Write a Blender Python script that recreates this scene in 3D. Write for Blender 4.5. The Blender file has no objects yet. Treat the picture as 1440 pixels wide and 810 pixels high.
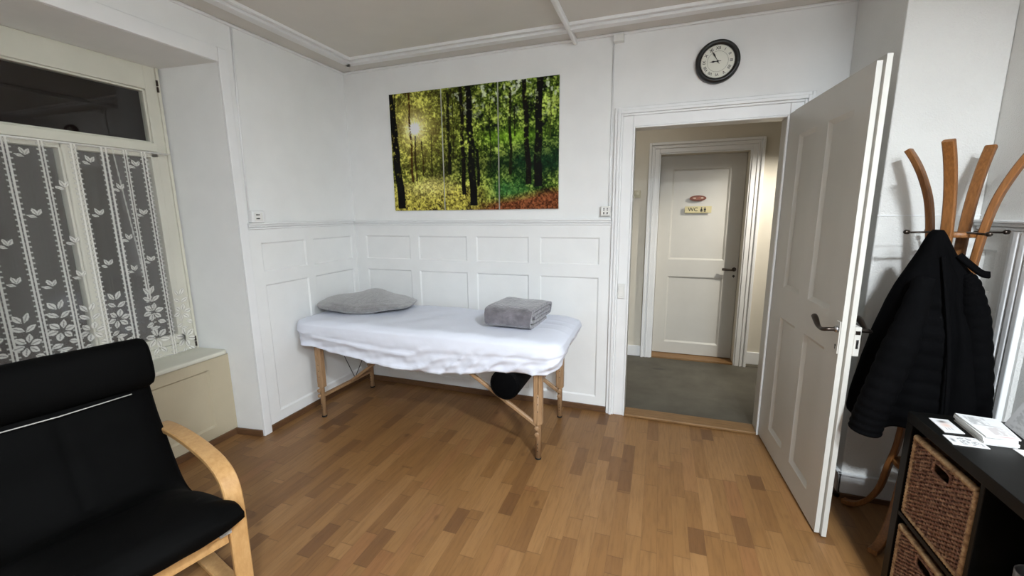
import bpy, bmesh, math, random
import numpy as np
from mathutils import Vector, Matrix, Euler
PI = math.pi
random.seed(7)
scene = bpy.context.scene
C = scene.collection

# ------------------------------------------------------------------ objects
def link(name, bm, mat, parent=None, smooth=False, loc=None, rot=None, bevel=0, seg=2, angle=35):
    me = bpy.data.meshes.new(name)
    bmesh.ops.recalc_face_normals(bm, faces=bm.faces)
    bm.to_mesh(me); bm.free()
    if mat: me.materials.append(mat)
    if smooth:
        for p in me.polygons: p.use_smooth = True
    o = bpy.data.objects.new(name, me); C.objects.link(o)
    if parent: o.parent = parent
    if loc: o.location = loc
    if rot: o.rotation_euler = rot
    if bevel:
        m = o.modifiers.new('bevel', 'BEVEL'); m.width = bevel; m.segments = seg
        m.limit_method = 'ANGLE'; m.angle_limit = math.radians(angle); m.harden_normals = False
    return o
def empty(name, loc=(0, 0, 0), rotz=0, label=None, cat=None, group=None):
    o = bpy.data.objects.new(name, None); C.objects.link(o)
    o.empty_display_size = .05
    o.location = loc; o.rotation_euler = (0, 0, rotz)
    if label: tag(o, label, cat, group)
    return o
def tag(o, label, cat, group=None):
    o['label'] = label; o['category'] = cat
    if group: o['group'] = group
    return o
def struct(o, label=None):
    o['kind'] = 'structure'
    if label: o['label'] = label
    return o
def copy_tree(o, parent=None):
    c = o.copy(); C.objects.link(c); c.parent = parent
    for ch in [x for x in bpy.data.objects if x.parent == o]: copy_tree(ch, c)
    return c

# ------------------------------------------------------------------ shapes
def box(bm, x0, x1, y0, y1, z0, z1):
    vs = [bm.verts.new(p) for p in [(x0,y0,z0),(x1,y0,z0),(x1,y1,z0),(x0,y1,z0),(x0,y0,z1),(x1,y0,z1),(x1,y1,z1),(x0,y1,z1)]]
    for f in [(0,3,2,1),(4,5,6,7),(0,1,5,4),(1,2,6,5),(2,3,7,6),(3,0,4,7)]:
        bm.faces.new([vs[i] for i in f])
def frames(pts, closed=False, up=None):
    n = len(pts); out = []; prev = None
    for i in range(n):
        a = pts[(i-1) % n] if (closed or i > 0) else pts[i]
        b = pts[(i+1) % n] if (closed or i < n-1) else pts[i]
        t = (b-a).normalized()
        if up is not None:
            s = t.cross(up).normalized(); u = s.cross(t)
        else:
            if prev is None:
                r = Vector((0,0,1)) if abs(t.z) < .9 else Vector((1,0,0))
                u = (r - t*r.dot(t)).normalized()
            else:
                u = (prev - t*prev.dot(t)).normalized()
            s = t.cross(u)
        prev = u
        out.append((t, s, u))
    return out
def tube(bm, pts, r, n=10, closed=False, caps=True):
    pts = [Vector(p) for p in pts]; fr = frames(pts, closed)
    rings = []
    for i, p in enumerate(pts):
        rr = r[i] if isinstance(r, (list, tuple)) else r
        t, s, u = fr[i]
        rings.append([bm.verts.new(p + s*math.cos(2*PI*k/n)*rr + u*math.sin(2*PI*k/n)*rr) for k in range(n)])
    m = len(rings)
    for i in range(m if closed else m-1):
        A, B = rings[i], rings[(i+1) % m]
        for k in range(n): bm.faces.new((A[k], A[(k+1)%n], B[(k+1)%n], B[k]))
    if caps and not closed:
        bm.faces.new(rings[0][::-1]); bm.faces.new(rings[-1])
def strip(bm, pts, w, th, up, closed=False):
    """rectangular bar swept along pts: w along 'up', th across it; w may be a list"""
    pts = [Vector(p) for p in pts]; fr = frames(pts, closed, Vector(up)); rings = []
    for i, p in enumerate(pts):
        t, s, u = fr[i]; ww = w[i] if isinstance(w, (list, tuple)) else w
        c = .18*min(ww, th); a, b = ww/2, th/2
        rings.append([bm.verts.new(p + u*x + s*y) for x, y in
            [(-a+c,-b),(a-c,-b),(a,-b+c),(a,b-c),(a-c,b),(-a+c,b),(-a,b-c),(-a,-b+c)]])
    m = len(rings); n = 8
    for i in range(m if closed else m-1):
        A, B = rings[i], rings[(i+1) % m]
        for k in range(n): bm.faces.new((A[k], A[(k+1)%n], B[(k+1)%n], B[k]))
    if not closed: bm.faces.new(rings[0][::-1]); bm.faces.new(rings[-1])
def smoothpath(P, sub=8):
    P = [Vector(p) for p in P]; out = []
    for i in range(len(P)-1):
        p0 = P[max(i-1,0)]; p1 = P[i]; p2 = P[i+1]; p3 = P[min(i+2, len(P)-1)]
        for k in range(sub):
            t = k/sub
            out.append(.5*((2*p1) + (p2-p0)*t + (2*p0-5*p1+4*p2-p3)*t*t + (-p0+3*p1-3*p2+p3)*t**3))
    out.append(P[-1]); return out
def lathe(bm, prof, n=32, center=(0,0,0), axis='z'):
    rings = []
    for r, h in prof:
        ring = []
        for k in range(n):
            a = 2*PI*k/n; x, y = r*math.cos(a), r*math.sin(a)
            p = {'z': (x, y, h), 'y': (x, h, y), 'x': (h, x, y)}[axis]
            ring.append(bm.verts.new(Vector(p)+Vector(center)))
        rings.append(ring)
    for A, B in zip(rings, rings[1:]):
        for k in range(n): bm.faces.new((A[k], A[(k+1)%n], B[(k+1)%n], B[k]))
    bm.faces.new(rings[0]); bm.faces.new(rings[-1])
def prism(bm, poly, h0, h1, axis='z'):
    f = {'z': lambda a,b,h: (a,b,h), 'y': lambda a,b,h: (a,h,b), 'x': lambda a,b,h: (h,a,b)}[axis]
    A = [bm.verts.new(f(a,b,h0)) for a,b in poly]; B = [bm.verts.new(f(a,b,h1)) for a,b in poly]
    n = len(poly); bm.faces.new(A[::-1]); bm.faces.new(B)
    for i in range(n): bm.faces.new((A[i], A[(i+1)%n], B[(i+1)%n], B[i]))
def paneled(bm, O, U, V, N, w, h, rects, d=.008, bw=.012, holes=()):
    """a wall or door face with recessed panels; O origin, U/V in-plane, N outward"""
    O, U, V, N = Vector(O), Vector(U), Vector(V), Vector(N)
    xs = sorted({0, w, *[v for r in list(rects)+list(holes) for v in (r[0], r[1])]})
    ys = sorted({0, h, *[v for r in list(rects)+list(holes) for v in (r[2], r[3])]})
    P = lambda a, b, c=0: bm.verts.new(O + U*a + V*b + N*c)
    for i in range(len(xs)-1):
        for j in range(len(ys)-1):
            cx, cy = (xs[i]+xs[i+1])/2, (ys[j]+ys[j+1])/2
            if any(r[0] < cx < r[1] and r[2] < cy < r[3] for r in list(rects)+list(holes)): continue
            bm.faces.new((P(xs[i],ys[j]), P(xs[i+1],ys[j]), P(xs[i+1],ys[j+1]), P(xs[i],ys[j+1])))
    for a, b, c, e in rects:
        o = [(a,c),(b,c),(b,e),(a,e)]; q = [(a+bw,c+bw),(b-bw,c+bw),(b-bw,e-bw),(a+bw,e-bw)]
        vo = [P(*p) for p in o]; vi = [P(*p, -d) for p in q]
        for k in range(4): bm.faces.new((vo[k], vo[(k+1)%4], vi[(k+1)%4], vi[k]))
        bm.faces.new(vi)
    bmesh.ops.remove_doubles(bm, verts=bm.verts, dist=1e-5)
def text_bm(s, size, font_ext=.0008):
    cu = bpy.data.curves.new('t', 'FONT'); cu.body = s; cu.size = size; cu.extrude = font_ext
    cu.align_x = 'CENTER'; cu.align_y = 'CENTER'; cu.offset = size*.012
    o = bpy.data.objects.new('t', cu); C.objects.link(o)
    dg = bpy.context.evaluated_depsgraph_get(); me = o.evaluated_get(dg).to_mesh()
    bm = bmesh.new(); bm.from_mesh(me); o.evaluated_get(dg).to_mesh_clear()
    bpy.data.objects.remove(o); bpy.data.curves.remove(cu)
    return bm

# ------------------------------------------------------------------ materials
def srgb(c):
    return tuple(((v/255)/12.92 if v/255 <= .04045 else ((v/255+.055)/1.055)**2.4) for v in c) + (1,)
class NT:
    def __init__(s, name):
        s.m = bpy.data.materials.new(name); s.m.use_nodes = True
        s.t = s.m.node_tree; s.b = s.t.nodes['Principled BSDF']
    def n(s, typ, **kw):
        o = s.t.nodes.new(typ)
        for k, v in kw.items(): setattr(o, k, v)
        return o
    def l(s, a, b): s.t.links.new(a, b)
    def math(s, op, a, b=None, c=None):
        o = s.n('ShaderNodeMath', operation=op)
        for i, v in enumerate((a, b, c)):
            if v is None: continue
            if hasattr(v, 'links'): s.l(v, o.inputs[i])
            else: o.inputs[i].default_value = v
        return o.outputs[0]
    def ramp(s, fac, stops, interp='LINEAR'):
        o = s.n('ShaderNodeValToRGB'); e = o.color_ramp.elements; o.color_ramp.interpolation = interp
        e[0].position, e[0].color = stops[0]; e[1].position, e[1].color = stops[-1]
        for p, c in stops[1:-1]:
            x = e.new(p); x.color = c
        s.l(fac, o.inputs[0]); return o.outputs[0]
    def mix(s, fac, a, b, blend='MIX'):
        o = s.n('ShaderNodeMix', data_type='RGBA', blend_type=blend)
        for i, v in ((0, fac), (6, a), (7, b)):
            if hasattr(v, 'links'): s.l(v, o.inputs[i])
            else: o.inputs[i].default_value = v
        return o.outputs[2]
    def noise(s, scale, detail=3, vec=None, rough=.5, dim='3D'):
        o = s.n('ShaderNodeTexNoise', noise_dimensions=dim); o.inputs['Scale'].default_value = scale
        o.inputs['Detail'].default_value = detail; o.inputs['Roughness'].default_value = rough
        if vec: s.l(vec, o.inputs['Vector'])
        return o.outputs[0]
    def bump(s, h, strength=.3, dist=.01):
        o = s.n('ShaderNodeBump'); o.inputs['Strength'].default_value = strength; o.inputs['Distance'].default_value = dist
        s.l(h, o.inputs['Height']); s.l(o.outputs[0], s.b.inputs['Normal'])
    def coord(s, which='Object', scale=None):
        c = s.n('ShaderNodeTexCoord').outputs[which]
        if scale:
            m = s.n('ShaderNodeMapping'); m.inputs['Scale'].default_value = scale; s.l(c, m.inputs[0]); c = m.outputs[0]
        return c
def simple(name, col, rough=.5, metal=0, noise=None, bump=None, var=.06, spec=.5, sheen=0):
    m = NT(name); col = srgb(col); b = m.b
    b.inputs['Roughness'].default_value = rough; b.inputs['Metallic'].default_value = metal
    b.inputs['Specular IOR Level'].default_value = spec
    co = m.coord('Object')
    f = m.noise(noise or 6, 4, co)
    dark = tuple(v*(1-var) for v in col[:3])+(1,); light = tuple(min(1, v*(1+var)) for v in col[:3])+(1,)
    m.l(m.ramp(f, [(.3, dark), (.7, light)]), b.inputs['Base Color'])
    if bump: m.bump(m.noise(bump[0], 4, co), bump[1], bump[2])
    if sheen: b.inputs['Sheen Weight'].default_value = sheen
    return m.m
M = {}
M['wall'] = simple('white_wall_paint', (236,237,236), .75, bump=(90,.10,.004), var=.02)
M['rough_wall'] = simple('woodchip_wall_paint', (228,227,223), .8, bump=(170,.55,.006), var=.02)
M['ceiling'] = simple('ceiling_paint', (216,213,207), .8, bump=(60,.08,.004), var=.02)
M['trim'] = simple('white_gloss_trim_paint', (236,237,237), .42, bump=(25,.06,.004), var=.02)
M['window_paint'] = simple('cream_window_paint', (208,206,192), .42, bump=(30,.08,.004), var=.04)
M['parapet_paint'] = simple('cream_panel_paint', (186,175,150), .5, bump=(30,.06,.004), var=.03)
M['door_paint'] = simple('old_white_door_paint', (200,198,191), .4, bump=(22,.08,.004), var=.02)
M['hall_paint'] = simple('warm_hallway_paint', (216,210,196), .7, bump=(120,.2,.004), var=.02)
M['black_fabric'] = simple('black_padded_fabric', (7,7,8), .9, bump=(220,.25,.002), var=.2, spec=.04)
M['black_leather'] = simple('black_leatherette', (6,6,6), .7, bump=(130,.12,.002), var=.15, spec=.05)
M['edge_tube'] = simple('pale_line', (190,188,184), .6)
M['black_plastic'] = simple('black_plastic', (14,14,14), .35)
M['black_vinyl'] = simple('black_vinyl', (5,5,6), .7, bump=(60,.1,.003), spec=.08)
M['sheet'] = simple('white_cotton_sheet', (228,232,244), .85, bump=(45,.12,.006), var=.015, spec=.2)
M['plush'] = simple('grey_plush_blanket', (112,109,114), .85, noise=16, bump=(55,.8,.010), var=.32, spec=.15, sheen=.5)
M['pillow'] = simple('grey_fluffy_pillow', (138,137,137), .95, noise=30, bump=(110,.8,.01), var=.16, spec=.1, sheen=.6)
M['beech'] = None
M['chrome'] = simple('steel', (180,180,182), .25, metal=1)
M['dark_metal'] = simple('dark_bronze_metal', (70,62,56), .3, metal=.9)
M['cable'] = simple('dark_steel_cable', (60,60,62), .4, metal=.6)
M['lacquer'] = simple('black_brown_wood_lacquer', (7,7,6), .42, noise=20, bump=(80,.05,.002), var=.2, spec=.2)
M['white_plastic'] = simple('white_plastic', (226,226,222), .35)
M['grey_plastic'] = simple('grey_plastic', (150,150,148), .4)
M['slot'] = simple('dark_slot', (30,30,30), .6)
M['clock_face'] = simple('clock_paper', (226,226,214), .5, var=.01)
M['ink'] = simple('printing_ink', (45,42,40), .6)
M['paper'] = simple('white_paper', (212,211,208), .5, var=.02)
M['mug'] = simple('grey_glazed_ceramic', (150,150,152), .3, noise=20, var=.1)
M['mug_decor'] = simple('olive_mug_decoration', (120,124,60), .35, noise=30, var=.3)
M['brass'] = simple('pale_brass_plate', (196,184,140), .4, metal=.25, var=.05)
M['copper'] = simple('copper_plaque', (120,66,48), .45, metal=.2, noise=40, var=.35)
M['rubber'] = simple('black_rubber', (20,20,20), .8)
M['street'] = simple('dark_outdoor_wall', (60,44,44), .9, noise=3, var=.2)

def wood(name, cols, rough=.45, scale=(1,1,12), ax=2):
    m = NT(name); co = m.coord('Object', scale)
    f = m.noise(9, 5, co, .6); f2 = m.noise(60, 2, co)
    c = m.ramp(f, [(.3, srgb(cols[0])), (.55, srgb(cols[1])), (.75, srgb(cols[2]))])
    m.l(m.mix(m.math('MULTIPLY', f2, .25), c, srgb(cols[0])), m.b.inputs['Base Color'])
    m.b.inputs['Roughness'].default_value = rough
    m.bump(f2, .05, .002)
    return m.m
M['beech'] = wood('beech_table_wood', [(146,114,82),(166,133,98),(178,146,112)], .5, (14,14,1.2))
M['birch'] = wood('birch_bent_wood', [(176,134,84),(192,150,98),(202,162,112)], .4, (6,6,2))
M['rackwood'] = wood('honey_bent_wood', [(112,70,32),(136,88,44),(152,102,56)], .45, (16,16,1.5))
M['skirt'] = wood('brown_skirting_wood', [(84,58,38),(102,72,47),(114,82,55)], .5, (2,2,20))
M['sill_wood'] = wood('threshold_wood', [(112,82,48),(136,102,62),(150,114,72)], .5, (1.2,12,12))

def parquet():
    m = NT('three_strip_parquet'); co = m.coord('Object')
    s = m.n('ShaderNodeSeparateXYZ'); m.l(co, s.inputs[0]); x, y = s.outputs[0], s.outputs[1]
    W = .0685
    row = m.math('FLOOR', m.math('DIVIDE', x, W))
    wn = m.n('ShaderNodeTexWhiteNoise', noise_dimensions='1D'); m.l(row, wn.inputs['W'])
    L = m.math('ADD', .40, m.math('MULTIPLY', wn.outputs[0], .16))
    yy = m.math('ADD', m.math('DIVIDE', y, L), m.math('MULTIPLY', wn.outputs[0], 37.7))
    # uneven blocks: warp the run with a step noise
    idx = m.math('FLOOR', yy)
    cv = m.n('ShaderNodeCombineXYZ'); m.l(row, cv.inputs[0]); m.l(idx, cv.inputs[1])
    w2 = m.n('ShaderNodeTexWhiteNoise', noise_dimensions='3D'); m.l(cv.outputs[0], w2.inputs['Vector'])
    # split some blocks in two for uneven lengths
    fr0 = m.math('FRACT', yy)
    cut = m.math('ADD', .32, m.math('MULTIPLY', w2.outputs[0], 1.5))
    half = m.math('GREATER_THAN', fr0, cut)
    cv2 = m.n('ShaderNodeCombineXYZ'); m.l(row, cv2.inputs[0]); m.l(idx, cv2.inputs[1]); m.l(half, cv2.inputs[2])
    w3 = m.n('ShaderNodeTexWhiteNoise', noise_dimensions='3D'); m.l(cv2.outputs[0], w3.inputs['Vector'])
    col = m.ramp(w3.outputs[0], [(0, srgb((106,73,43))), (.10, srgb((118,83,49))), (.38, srgb((130,93,54))),
                                 (.60, srgb((136,99,59))), (.86, srgb((146,108,67))), (1, srgb((132,91,55)))])
    sc = m.coord('Object', (26, 2.2, 1)); g = m.noise(5, 5, sc, .6)
    add = m.n('ShaderNodeVectorMath', operation='ADD'); m.l(sc, add.inputs[0])
    sv = m.n('ShaderNodeVectorMath', operation='SCALE'); m.l(w3.outputs[1], sv.inputs[0]); sv.inputs[3].default_value = 40
    m.l(sv.outputs[0], add.inputs[1]); g = m.noise(3, 5, add.outputs[0], .62)
    col = m.mix(m.ramp(g, [(.45, (0,0,0,1)), (.75, (.4,.4,.4,1))]), col, srgb((84,56,32)))
    kn = m.n('ShaderNodeTexVoronoi'); m.l(m.coord('Object', (1.5, .9, 1)), kn.inputs['Vector']); kn.inputs['Scale'].default_value = 3.1
    kd = m.math('ADD', kn.outputs['Distance'], m.math('MULTIPLY', g, .10))
    col = m.mix(m.ramp(kd, [(.085, (.5,.5,.5,1)), (.135, (0,0,0,1))]), col, srgb((82,52,30)))
    fx = m.math('FRACT', m.math('DIVIDE', x, W))
    ex = m.math('LESS_THAN', m.math('MINIMUM', fx, m.math('SUBTRACT', 1, fx)), .012)
    ey = m.math('LESS_THAN', m.math('MINIMUM', m.math('MINIMUM', fr0, m.math('SUBTRACT', 1, fr0)), m.math('ABSOLUTE', m.math('SUBTRACT', fr0, cut))), .005)
    e = m.math('MAXIMUM', ex, ey)
    col = m.mix(m.math('MULTIPLY', e, .32), col, srgb((56,36,22)))
    m.l(col, m.b.inputs['Base Color'])
    m.l(m.math('ADD', .33, m.math('MULTIPLY', g, .15)), m.b.inputs['Roughness'])
    m.b.inputs['Specular IOR Level'].default_value = .4
    m.bump(m.math('SUBTRACT', m.math('MULTIPLY', g, .3), e), .15, .001)
    return m.m
M['parquet'] = parquet()
def lino():
    m = NT('grey_hallway_carpet'); co = m.coord('Object')
    a = m.noise(5, 5, co, .6); b = m.noise(220, 2, co)
    c = m.ramp(a, [(.3, srgb((76,71,61))), (.7, srgb((94,90,79)))])
    # a dark worn spot with its own shape
    v = m.n('ShaderNodeVectorMath', operation='SUBTRACT'); m.l(co, v.inputs[0]); v.inputs[1].default_value = (2.53, 1.03, 0)
    mp = m.n('ShaderNodeVectorMath', operation='MULTIPLY'); m.l(v.outputs[0], mp.inputs[0]); mp.inputs[1].default_value = (1, 2.2, 0)
    ln = m.n('ShaderNodeVectorMath', operation='LENGTH'); m.l(mp.outputs[0], ln.inputs[0])
    d = m.math('ADD', ln.outputs['Value'], m.math('MULTIPLY', a, .05))
    c = m.mix(m.ramp(d, [(.06, (.8,.8,.8,1)), (.10, (0,0,0,1))]), c, srgb((60,58,52)))
    c = m.mix(m.math('MULTIPLY', b, .2), c, srgb((62,60,54)))
    m.l(c, m.b.inputs['Base Color']); m.b.inputs['Roughness'].default_value = .7
    m.bump(b, .15, .003); return m.m
M['lino'] = lino()
def glass():
    m = NT('window_glass'); b = m.b
    b.inputs['Base Color'].default_value = (.95,.97,.96,1); b.inputs['Roughness'].default_value = .01
    b.inputs['Transmission Weight'].default_value = 1; b.inputs['IOR'].default_value = 1.45
    return m.m
M['glass'] = glass()
def wicker(name, a, b, d):
    m = NT(name); co = m.coord('Object'); f = m.noise(60, 4, co); g = m.noise(420, 2, co)
    c = m.ramp(f, [(.35, srgb(a)), (.5, srgb(b)), (.68, srgb(d))])
    m.l(m.mix(m.math('MULTIPLY', g, .35), c, srgb((96,56,40))), m.b.inputs['Base Color'])
    m.b.inputs['Roughness'].default_value = .6; m.bump(g, .3, .002); return m.m
M['wicker'] = wicker('woven_rattan', (92,56,42), (138,98,76), (182,146,116)); M['wicker_rim'] = wicker('rattan_rim', (120,90,60), (160,128,90), (186,156,116))
def attr_mat(name, rough=.4):
    m = NT(name); a = m.n('ShaderNodeVertexColor', layer_name='Col'); m.l(a.outputs[0], m.b.inputs['Base Color'])
    m.b.inputs['Roughness'].default_value = rough; m.b.inputs['Specular IOR Level'].default_value = .15; return m.m
M['print'] = attr_mat('forest_photo_print', .55)
M['leaflet_print'] = attr_mat('leaflet_print', .4)
def lace():
    m = NT('white_lace'); t = m.t; t.nodes.remove(m.b)
    a = m.n('ShaderNodeVertexColor', layer_name='Col')
    sep = m.n('ShaderNodeSeparateColor'); m.l(a.outputs[0], sep.inputs[0])
    tr = m.n('ShaderNodeBsdfTransparent'); df = m.n('ShaderNodeBsdfDiffuse'); df.inputs[0].default_value = (.86,.85,.80,1)
    tl = m.n('ShaderNodeBsdfTranslucent'); tl.inputs[0].default_value = (.8,.79,.74,1)
    mx = m.n('ShaderNodeMixShader'); mx.inputs[0].default_value = .2; m.l(df.outputs[0], mx.inputs[1]); m.l(tl.outputs[0], mx.inputs[2])
    m2 = m.n('ShaderNodeMixShader'); m.l(sep.outputs[0], m2.inputs[0]); m.l(tr.outputs[0], m2.inputs[1]); m.l(mx.outputs[0], m2.inputs[2])
    m.l(m2.outputs[0], t.nodes['Material Output'].inputs[0]); return m.m
M['lace'] = lace()

def grid_obj(name, X, Y, Z, col, mat, parent=None, smooth=True):
    """grid mesh from 2-D arrays with a point colour attribute (rows, cols, 3)"""
    r, c = X.shape; me = bpy.data.meshes.new(name)
    co = np.stack([X, Y, Z], -1).reshape(-1, 3)
    i = np.arange(r*c).reshape(r, c)
    q = np.stack([i[:-1,:-1], i[:-1,1:], i[1:,1:], i[1:,:-1]], -1).reshape(-1, 4)
    me.vertices.add(r*c); me.vertices.foreach_set('co', co.astype(np.float32).ravel())
    me.loops.add(q.size); me.loops.foreach_set('vertex_index', q.astype(np.int32).ravel())
    me.polygons.add(len(q)); me.polygons.foreach_set('loop_start', np.arange(0, q.size, 4, dtype=np.int32))
    me.update(calc_edges=True); me.validate()
    if smooth: me.polygons.foreach_set('use_smooth', np.ones(len(q), bool))
    if col is not None:
        a = me.color_attributes.new('Col', 'FLOAT_COLOR', 'POINT')
        cc = np.ones((r*c, 4), np.float32); cc[:, :3] = col.reshape(-1, 3); a.data.foreach_set('color', cc.ravel())
    me.materials.append(mat)
    o = bpy.data.objects.new(name, me); C.objects.link(o)
    if parent: o.parent = parent
    return o
rng = np.random.default_rng(5)
def vnoise(h, w, cell, octs=3, seed=None):
    g = np.random.default_rng(seed) if seed is not None else rng
    out = np.zeros((h, w)); amp = 1; tot = 0
    cy, cx = cell if isinstance(cell, tuple) else (cell, cell)
    for o in range(octs):
        gy, gx = int(h/cy)+3, int(w/cx)+3
        G = g.random((gy, gx)); yy = np.arange(h)/cy; xx = np.arange(w)/cx
        y0 = yy.astype(int); x0 = xx.astype(int); fy = yy-y0; fx = xx-x0
        fy = fy*fy*(3-2*fy); fx = fx*fx*(3-2*fx); fy = fy[:, None]; fx = fx[None]
        a = G[y0][:, x0]; b = G[y0][:, x0+1]; c = G[y0+1][:, x0]; d = G[y0+1][:, x0+1]
        out += amp*((a*(1-fx)+b*fx)*(1-fy)+(c*(1-fx)+d*fx)*fy); tot += amp; amp *= .55
        cy = max(cy/2, 1); cx = max(cx/2, 1)
    return out/tot

# ================================================================== ROOM
H = 2.6; XR = 3.8; YF = -4.7
bm = bmesh.new(); box(bm, -.6, 3.95, YF-.1, .0, -.12, 0)
struct(link('floor', bm, M['parquet']))
bm = bmesh.new(); box(bm, -.1, 3.95, YF-.1, .12, H, H+.1)
struct(link('ceiling', bm, M['ceiling']))
# back wall with wainscot panels and the doorway
PX = [(.106,.541),(.620,1.055),(1.135,1.562),(1.648,2.083)]
rects = [(a, b, 1.105, 1.30) for a, b in PX] + [(a, b, .11, 1.015) for a, b in PX]
DX0, DX1, DZ = 2.295, 3.150, 2.012
bm = bmesh.new()
paneled(bm, (-.1,0,0), (1,0,0), (0,0,1), (0,-1,0), 3.65, H, [(a+.1, b+.1, c, d) for a, b, c, d in rects], .009, .010, [(DX0-.02+.1, DX1+.02+.1, 0, DZ+.02)])
paneled(bm, (-.1,.1,0), (1,0,0), (0,0,1), (0,1,0), 3.65, H, [], holes=[(DX0-.02+.1, DX1+.02+.1, 0, DZ+.02)])
struct(link('wall_back', bm, M['wall']))
# left wall: piece beside the window niche, piece above it, piece beyond it
NY0, NY1, NZ = -1.07, -2.19, 2.358          # niche
bm = bmesh.new()
def yl(a, b): return (-b, -a)               # wall local U runs toward -y
LP = [(.05,.48,1.105,1.30),(.55,.92,1.105,1.30),(.05,.48,.115,1.018),(.55,.92,.115,1.018)]
paneled(bm, (0,0,0), (0,-1,0), (0,0,1), (1,0,0), -YF, H, LP, .009, .010, [(-NY0, -NY1, 0, NZ)])
J0, J1 = -1.118, -2.142                     # niche mouth narrows toward the window
def quad(bm, *p): bm.faces.new([bm.verts.new(q) for q in p])
quad(bm, (0,NY0,0),(0,NY0,NZ),(-.6,J0-.006,NZ),(-.6,J0-.006,0))
quad(bm, (0,NY1,0),(0,NY1,NZ),(-.6,J1+.006,NZ),(-.6,J1+.006,0))
quad(bm, (0,NY0,NZ),(0,NY1,NZ),(-.6,J1,NZ),(-.6,J0,NZ))
bmesh.ops.remove_doubles(bm, verts=bm.verts, dist=1e-5)
struct(link('wall_left', bm, M['wall']))
# board around the niche mouth
bm = bmesh.new()
box(bm, 0, .016, NY0, -1.012, 0, 2.44)
box(bm, 0, .016, NY1-.058, NY1, 0, 2.44)
box(bm, 0, .016, NY1, NY0, NZ, 2.44)
struct(link('trim_1', bm, M['trim'], bevel=.004), 'flat white board around the window niche')
# parapet under the window
bm = bmesh.new()
paneled(bm, (-.21,-1.09,0), (0,-1,0), (0,0,1), (1,0,0), 1.09, .575, [(.135,.52,.115,.505),(.60,.985,.115,.505)], .012, .012)
struct(link('wall_parapet', bm, M['parapet_paint']))
# right wall with its wainscot
bm = bmesh.new()
RP = [(.60,.69,1.12,1.305),(.60,.69,.16,1.02)] + [(.90+.52*i, 1.34+.52*i, .16, 1.32) for i in range(4)]
paneled(bm, (XR,.1,0), (0,-1,0), (0,0,1), (-1,0,0), -YF+.1, H, [(a+.1,b+.1,c,d) for a,b,c,d in RP], .010, .010)
struct(link('wall_right', bm, M['rough_wall']))
# chimney breast in the back right corner
BX, BY = 3.432, -.562
bm = bmesh.new(); box(bm, BX, XR-.001, BY, -.001, 0, H-.001)
struct(link('wall_chimney_breast', bm, M['rough_wall'], bevel=.006))
# wall behind the camera
bm = bmesh.new(); box(bm, -.1, XR+.1, YF-.1, YF, 0, H)
struct(link('wall_front', bm, simple('grey_wall_paint', (150,150,150), .8)))

# ceiling mouldings: a frame set in from the walls, a bead along the wall, a batten
def mould_frame(bm, x0, x1, y0, y1, inner, z, hgt):
    """rectangular frame lying under the ceiling"""
    w = inner
    box(bm, x0, x0+w, y0, y1, z-hgt, z); box(bm, x1-w, x1, y0, y1, z-hgt, z)
    box(bm, x0, x1, y1-w, y1, z-hgt, z); box(bm, x0, x1, y0, y0+w, z-hgt, z)
bm = bmesh.new()
mould_frame(bm, .180, 3.60, YF+.18, -.160, .040, H, .020)
mould_frame(bm, .220, 3.56, YF+.22, -.200, .016, H, .004)
mould_frame(bm, .236, 3.544, YF+.236, -.216, .022, H, .030)
mould_frame(bm, .258, 3.522, YF+.258, -.238, .012, H, .008)
mould_frame(bm, .270, 3.510, YF+.27, -.250, .024, H, .018)
struct(link('trim_2', bm, M['trim'], bevel=.006, seg=3), 'double ridged ceiling moulding')
bm = bmesh.new()
box(bm, 0, BX, -.018, 0, H-.016, H); box(bm, 0, .018, YF, 0, H-.016, H)
box(bm, BX-.0, XR, BY-.018, BY, H-.016, H); box(bm, BX-.018, BX, BY-.018, -.018, H-.016, H)
box(bm, XR-.018, XR, YF, BY, H-.016, H)
struct(link('trim_3', bm, M['trim'], bevel=.005), 'slim bead where walls meet the ceiling')
bm = bmesh.new(); box(bm, 1.878, 1.905, YF+.3, -.005, H-.036, H-.0)
struct(link('trim_4', bm, M['trim'], bevel=.008, seg=3), 'narrow batten running across the ceiling')
# dado rail
def dado(bm, a, b, axis, base, sgn):
    """profile: ledge, cove, bead"""
    for z0, z1, d in ((1.418,1.430,.034),(1.404,1.418,.022),(1.388,1.402,.012)):
        lo, hi = sorted((base, base+sgn*d))
        if axis == 'x': box(bm, a, b, lo, hi, z0, z1)
        else: box(bm, lo, hi, a, b, z0, z1)
bm = bmesh.new(); dado(bm, 0, 2.160, 'x', 0, -1)
struct(link('trim_5', bm, M['trim'], bevel=.003), 'dado rail along the back wall')
bm = bmesh.new(); dado(bm, -1.010, -.034, 'y', 0, 1)
struct(link('trim_6', bm, M['trim'], bevel=.003), 'dado rail along the left wall')
bm = bmesh.new(); dado(bm, YF, BY-.001, 'y', XR, -1)
for y0 in (-.79,-.83,-.865):
    box(bm, XR-.020, XR, y0-.026, y0, .14, 1.388)
box(bm, XR-.012, XR, -.89, -.765, .14, 1.388)
struct(link('trim_7', bm, M['trim'], bevel=.004), 'dado rail and upright mouldings of the right wall')
# faint paint line of the chimney breast at dado height
bm = bmesh.new(); box(bm, BX-.003, XR-.002, BY-.004, BY, 1.446, 1.4505)
struct(link('trim_8', bm, M['trim']), 'thin line across the chimney breast')
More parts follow.
